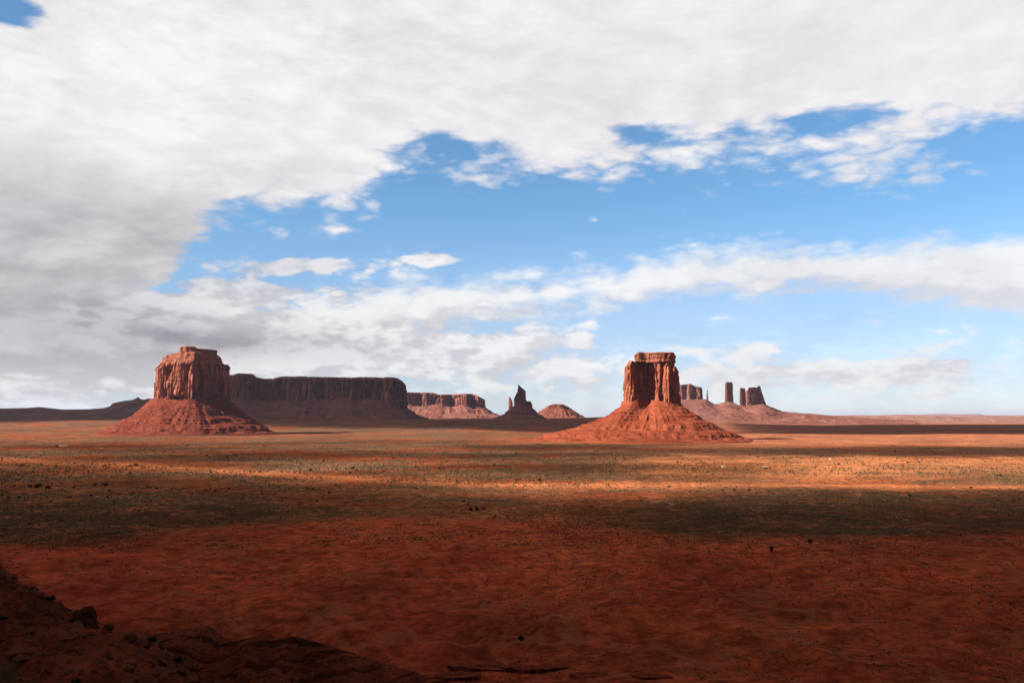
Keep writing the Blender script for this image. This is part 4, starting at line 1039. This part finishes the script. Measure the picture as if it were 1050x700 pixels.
if big:
    o = link('boulder', boulder_mesh('big_boulder', 9.4, 1.0, 0.85, 0.8, 80), M_DARKB)
    k = math.hypot(big[0], big[1]) / F; o.location = (big[0], big[1], big[2] + 2 * k); o.scale = (14 * k,) * 3; o.rotation_euler = (0.2, 0.25, 0.6)
    tag(o, 'largest dark boulder on the near left hillside, on its skyline', 'boulder', 'boulders on the near hillside')
BL = [(38, 612, 5, 'mid-sized dark rock near the top of the hillside skyline at left'), (52, 610, 3.5, None), (112, 644, 6, 'squarish rock just right of the largest boulder'), (124, 640, 4, None), (135, 656, 7, 'flat-lying slab on the hillside skyline below the largest boulder'),
      (150, 662, 5, None), (165, 664, 4, None), (166, 682, 6, 'dark rock low on the near hillside crest'), (188, 690, 6, None), (70, 668, 3.5, None), (30, 650, 3, None), (96, 690, 3.5, None), (8, 596, 4, 'topmost small rock where the hillside meets the left picture edge'),
      (16, 604, 3, None), (62, 622, 3, None), (134, 690, 4, None), (50, 690, 2.6, None), (112, 676, 3, None), (26, 628, 2.6, None), (205, 699, 4, None)]
for i, (u, v, r_, lab) in enumerate(BL):
    p_ = hill_point(u, v)
    if not p_: continue
    k = math.hypot(p_[0], p_[1]) / F
    o = link('boulder', BM[i % 6]); o.location = (p_[0], p_[1], p_[2] + 0.2 * r_ * k); o.scale = (r_ * k,) * 3; o.rotation_euler = (0.3 * (i % 3), 0.2 * (i % 4), i * 1.1)
    tag(o, lab or 'small loose dark rock lying on the near left hillside', 'boulder', 'boulders on the near hillside')
# loose rubble over the near hillside: too many small stones to count
rs = np.random.RandomState(8); n_ = 30000
rx = rs.uniform(-75, 5, n_); ry = rs.uniform(22, 90, n_)
rc = fbm(rx / 6.0, ry / 6.0, 4.0, 4, 0.6) + rs.uniform(-.4, .4, n_); k_ = rc > 0.12; rx, ry = rx[k_], ry[k_]
rz = hillz(rx, ry); n_ = len(rx); rr_ = rs.uniform(0.3, 1.0, n_) ** 3.0 * 0.42 + 0.04
base_ = np.array([(1, 0, 0), (.3, .9, 0), (-.8, .6, 0), (-.8, -.6, 0), (.3, -.95, 0), (.1, .1, .75), (-.35, -.2, .6), (.45, -.15, .6)])
tri_ = np.array([(0, 1, 7), (1, 5, 7), (1, 2, 5), (2, 6, 5), (2, 3, 6), (3, 4, 6), (4, 7, 6), (4, 0, 7), (5, 6, 7)])
an_ = rs.uniform(0, 6.28, n_); jit = rs.uniform(0.65, 1.3, (n_, 8, 3))
bb = base_[None] * jit * rr_[:, None, None]
V = np.stack([bb[..., 0] * np.cos(an_)[:, None] - bb[..., 1] * np.sin(an_)[:, None] + rx[:, None], bb[..., 0] * np.sin(an_)[:, None] + bb[..., 1] * np.cos(an_)[:, None] + ry[:, None], bb[..., 2] + rz[:, None] - 0.03], -1)
tag(link('rubble', np_mesh('rubble', V.reshape(-1, 3), (tri_[None] + (np.arange(n_) * 8)[:, None, None]).reshape(-1, 3), False), M_BOULD), 'small angular stones strewn over the near left hillside', 'rubble', kind='stuff')
# low broken rim at the bottom centre
def ledge_mesh(name, seed, L, Wd, H, n=300, m=26):
    pl = []
    for k in range(28):
        a_ = 2 * math.pi * k / 28; rr = 1 + 0.28 * float(fbm(np.array(math.cos(a_) * 2 + seed), np.array(math.sin(a_) * 2), 0.3, 3))
        pl.append((math.cos(a_) * L / 2 * rr, math.sin(a_) * Wd / 2 * rr))
    def topf(x_, y_): return H + 0.12 * H * fbm(x_ / 5.0 + seed, y_ / 5.0, 1.0, 3)
    return cliff_mesh(name, pl, -1.2, topf, seed, 0.10, n, m, -0.18, 0.8, (0, 0), squeeze=(0.4, 0.1), rim=0.02, round_=2)
for i, (u, v, L_, Wd, H, lab) in enumerate(((505, 686, 26, 6, 2.0, 'long low rock ledge with a dark undercut at the bottom centre'), (548, 688, 20, 5, 2.4, 'thick dark-fronted ledge at the bottom centre right of the long one'),
                                        (603, 693, 10, 4, 1.6, 'short broken ledge right of the bottom centre'), (668, 694, 12, 4, 1.6, 'isolated small ledge at the bottom right of centre'), (596, 667, 4, 2, 1.0, 'small ledge fragment above the bottom centre rim'), (470, 694, 14, 5, 1.8, 'low ledge at the left end of the bottom centre rim'))):
    x, y, z = ground_at(u, v)
    o = link('rock_ledge', ledge_mesh('rock_ledge', 4.0 + i * 3, L_, Wd, H), M_LEDGE)
    o.location = (x, y, z - 0.9); o.rotation_euler = (0, 0, 0.12 * ((i % 3) - 1))
    tag(o, lab, 'rock ledge', 'broken ledges on the near red slope')
# pale outcrops on the plain
M_PALE = rock_mat('pale_outcrop', (0.46, 0.27, 0.19), (0.26, 0.13, 0.09), (0.58, 0.40, 0.30), 0.2, 0.5, 0.2)
for i, (u, v, w_, lab) in enumerate(((66, 457.6, 9, 'pale low rock outcrop beside bushes before the left butte'), (105, 460, 5, 'small pale rock right of the larger pale outcrop at left'), (978, 500, 1.9, 'single pale upright rock on the red flat at right'))):
    x, y, z = ground_at(u, v)
    k = math.hypot(x, y) / F
    o = link('rock_outcrop', boulder_mesh('rock_outcrop', 6.6 + i, 1, 0.6, 0.35 if i < 2 else 1.6), M_PALE); o.location = (x, y, z + 0.3 * k); o.scale = (w_ * k / 2,) * 3
    tag(o, lab, 'rock outcrop', 'pale rocks on the plain')
# dry grass tuft in the bottom left corner
gp = hill_point(7, 699)
if gp:
    V_, Q_ = [], []
    for k in range(420):
        a_ = random.uniform(0, 6.28); r_ = random.uniform(0, .35); ln = random.uniform(.35, .8); ta = random.uniform(0, 6.28); te = random.uniform(.1, .5)
        b0 = np.array([math.cos(a_) * r_, math.sin(a_) * r_, -.03]); w0 = np.array([math.cos(a_ + 1.5), math.sin(a_ + 1.5), 0]) * .006
        t1 = b0 + np.array([math.cos(ta) * te * ln * .4, math.sin(ta) * te * ln * .4, ln * .6]); t2_ = b0 + np.array([math.cos(ta) * te * ln, math.sin(ta) * te * ln, ln])
        n_ = len(V_); V_ += [b0 - w0, b0 + w0, t1 + w0 * .7, t1 - w0 * .7, t2_ + w0 * .2, t2_ - w0 * .2]; Q_ += [(n_, n_ + 1, n_ + 2, n_ + 3), (n_ + 3, n_ + 2, n_ + 4, n_ + 5)]
    o = link('grass_tuft', np_mesh('grass_tuft', np.array(V_), np.array(Q_), False), M_STRAW); o.location = gp; o.scale = (1.3,) * 3
    tag(o, 'dry straw-coloured grass tuft in the bottom left corner', 'grass tuft')
# small scrub bushes on the hillside
hb = [(12, 592), (36, 604), (52, 613), (110, 640), (100, 636), (182, 676), (76, 700), (2, 634), (156, 656), (24, 600)]
for i, (u, v) in enumerate(hb):
    p_ = hill_point(u, v + 2)
    if not p_: continue
    o = link('scrub_bush', CS); o.location = (p_[0], p_[1], p_[2] - .05); o.scale = (0.26 + 0.05 * (i % 3),) * 3; o.rotation_euler = (0, 0, i * 2.0)
    tag(o, 'small dark scrub bush growing on the near left hillside', 'bush', 'bushes on the near hillside')

# ------------------------------------------------------------------ the few man-made specks
M_WHITE = simple_mat('white_paint', (0.78, 0.78, 0.76), 0.45, 0.4); M_GLASS = simple_mat('dark_glass', (0.03, 0.035, 0.04), 0.12, 0.5)
M_TYRE = simple_mat('tyre', (0.02, 0.02, 0.02), 0.9); M_ROOF = simple_mat('pale_sheet_roof', (0.50, 0.50, 0.48), 0.6, 0.3, 0.15, 1); M_WALL = simple_mat('brown_boards', (0.16, 0.09, 0.06), 0.9, 0.1, 0.3, 2)
import bmesh
def box_mesh(name, boxes, bev=0.0, mat=None):
    bm = bmesh.new()
    for (cx, cy, cz, sx, sy, sz) in boxes:
        r_ = bmesh.ops.create_cube(bm, size=1.0)
        bmesh.ops.scale(bm, vec=(sx, sy, sz), verts=r_['verts']); bmesh.ops.translate(bm, vec=(cx, cy, cz), verts=r_['verts'])
    if bev: bmesh.ops.bevel(bm, geom=bm.edges[:] , offset=bev, segments=3, affect='EDGES', profile=0.6)
    me = bpy.data.meshes.new(name); bm.to_mesh(me); bm.free()
    if mat: me.materials.append(mat)
    return me
def profile_mesh(name, prof, width, mat, bev=0.05):
    bm = bmesh.new()
    f_ = bm.faces.new([bm.verts.new((x_, -width / 2, z_)) for x_, z_ in prof])
    r_ = bmesh.ops.extrude_face_region(bm, geom=[f_]); vs = [g_ for g_ in r_['geom'] if isinstance(g_, bmesh.types.BMVert)]
    bmesh.ops.translate(bm, vec=(0, width, 0), verts=vs); bmesh.ops.recalc_face_normals(bm, faces=bm.faces[:])
    bmesh.ops.bevel(bm, geom=bm.edges[:], offset=bev, segments=2, affect='EDGES')
    me = bpy.data.meshes.new(name); bm.to_mesh(me); bm.free(); me.materials.append(mat); return me
def wheel_mesh(name, r_, w_):
    bm = bmesh.new()
    bmesh.ops.create_cone(bm, cap_ends=True, segments=24, radius1=r_, radius2=r_, depth=w_)
    bmesh.ops.rotate(bm, verts=bm.verts[:], cent=(0, 0, 0), matrix=__import__('mathutils').Matrix.Rotation(R(90), 3, 'X'))
    me = bpy.data.meshes.new(name); bm.to_mesh(me); bm.free(); me.materials.append(M_TYRE); return me
def vehicle(name, label, cat, u, v, rz, prof, width, windows, wheels, r_):
    x, y, z = ground_at(u, v)
    e = empty(name, (x, y, z + 0.02), rz); tag(e, label, cat, 'white vehicles on the golden flat')
    link('body', profile_mesh(name + '_body', prof, width, M_WHITE), None, e)
    for w_ in windows: link('window', box_mesh('window', [w_], 0.0, M_GLASS), None, e)
    wm = wheel_mesh('wheel', r_, 0.24)
    for wx in wheels:
        for sy in (-1, 1):
            o_ = link('wheel', wm, None, e); o_.location = (wx, sy * (width / 2 - 0.1), r_)
vehicle('camper_van', 'white camper van, larger and lower of two white specks on the golden flat', 'camper van', 742.3, 479.3, 0.1,
        [(-3.4, .45), (3.0, .45), (3.3, .9), (3.1, 1.25), (2.3, 2.0), (2.6, 2.5), (2.2, 3.05), (-3.4, 3.05)], 2.3,
        [(-1.6, -1.16, 2.0, 1.3, .05, .6), (0.6, -1.16, 2.0, 1.1, .05, .6), (2.0, -1.16, 1.65, .7, .05, .5)], (-2.0, 2.3), 0.4)
vehicle('van', 'white van, smaller and higher of two white specks on the golden flat', 'van', 852.0, 471.0, 0.15,
        [(-2.5, .4), (2.4, .4), (2.5, 1.0), (1.6, 1.2), (1.0, 2.05), (-2.4, 2.15), (-2.5, 1.0)], 1.95,
        [(-1.3, -.985, 1.6, 1.3, .04, .5), (0.3, -.985, 1.6, 1.0, .04, .5)], (-1.6, 1.6), 0.36)
x, y, z = ground_at(784, 480)
e = empty('shed', (x, y, z), 0.25); tag(e, 'low pale-roofed shed with a dark end wall right of the camper van', 'shed')
link('wall', box_mesh('wall', [(0, 0, 1.0, 7.4, 3.6, 2.2)], 0, M_WALL), None, e)
rfm = bmesh.new(); pr_ = [(-2.3, 2.0), (0, 2.9), (2.3, 2.0), (2.3, 1.88), (0, 2.76), (-2.3, 1.88)]
f_ = rfm.faces.new([rfm.verts.new((-4.2, a_, b_)) for a_, b_ in pr_]); r_ = bmesh.ops.extrude_face_region(rfm, geom=[f_])
bmesh.ops.translate(rfm, vec=(8.4, 0, 0.14), verts=[g_ for g_ in r_['geom'] if isinstance(g_, bmesh.types.BMVert)]); bmesh.ops.recalc_face_normals(rfm, faces=rfm.faces[:])
rme = bpy.data.meshes.new('roof'); rfm.to_mesh(rme); rfm.free(); o = link('roof', rme, M_ROOF, e); o.location.z = 0.22
dr = link('door', box_mesh('door', [(1.2, -1.82, 0.95, 0.9, .06, 1.9)], 0, M_TYRE), None, e)

# ------------------------------------------------------------------ haze: one even volume round everything, clouds outside
bm = bmesh.new(); bmesh.ops.create_cube(bm, size=1.0)
bmesh.ops.scale(bm, vec=(184000, 184000, 640 + 80), verts=bm.verts[:]); bmesh.ops.translate(bm, vec=(0, 0, 640 - 360 ), verts=bm.verts[:])
hme = bpy.data.meshes.new('haze'); bm.to_mesh(hme); bm.free()
HZ = bpy.data.materials.new('haze'); HZ.use_nodes = True
q = NT(HZ.node_tree); q.n.clear(); o_ = q.new('ShaderNodeOutputMaterial'); pv = q.new('ShaderNodeVolumePrincipled')
pv.inputs['Color'].default_value = (0.50, 0.68, 1.0, 1); pv.inputs['Density'].default_value = 8.5e-6; pv.inputs['Anisotropy'].default_value = 0.2
q.l.new(pv.outputs[0], o_.inputs['Volume'])
tag(link('haze', hme, HZ), kind='stuff')
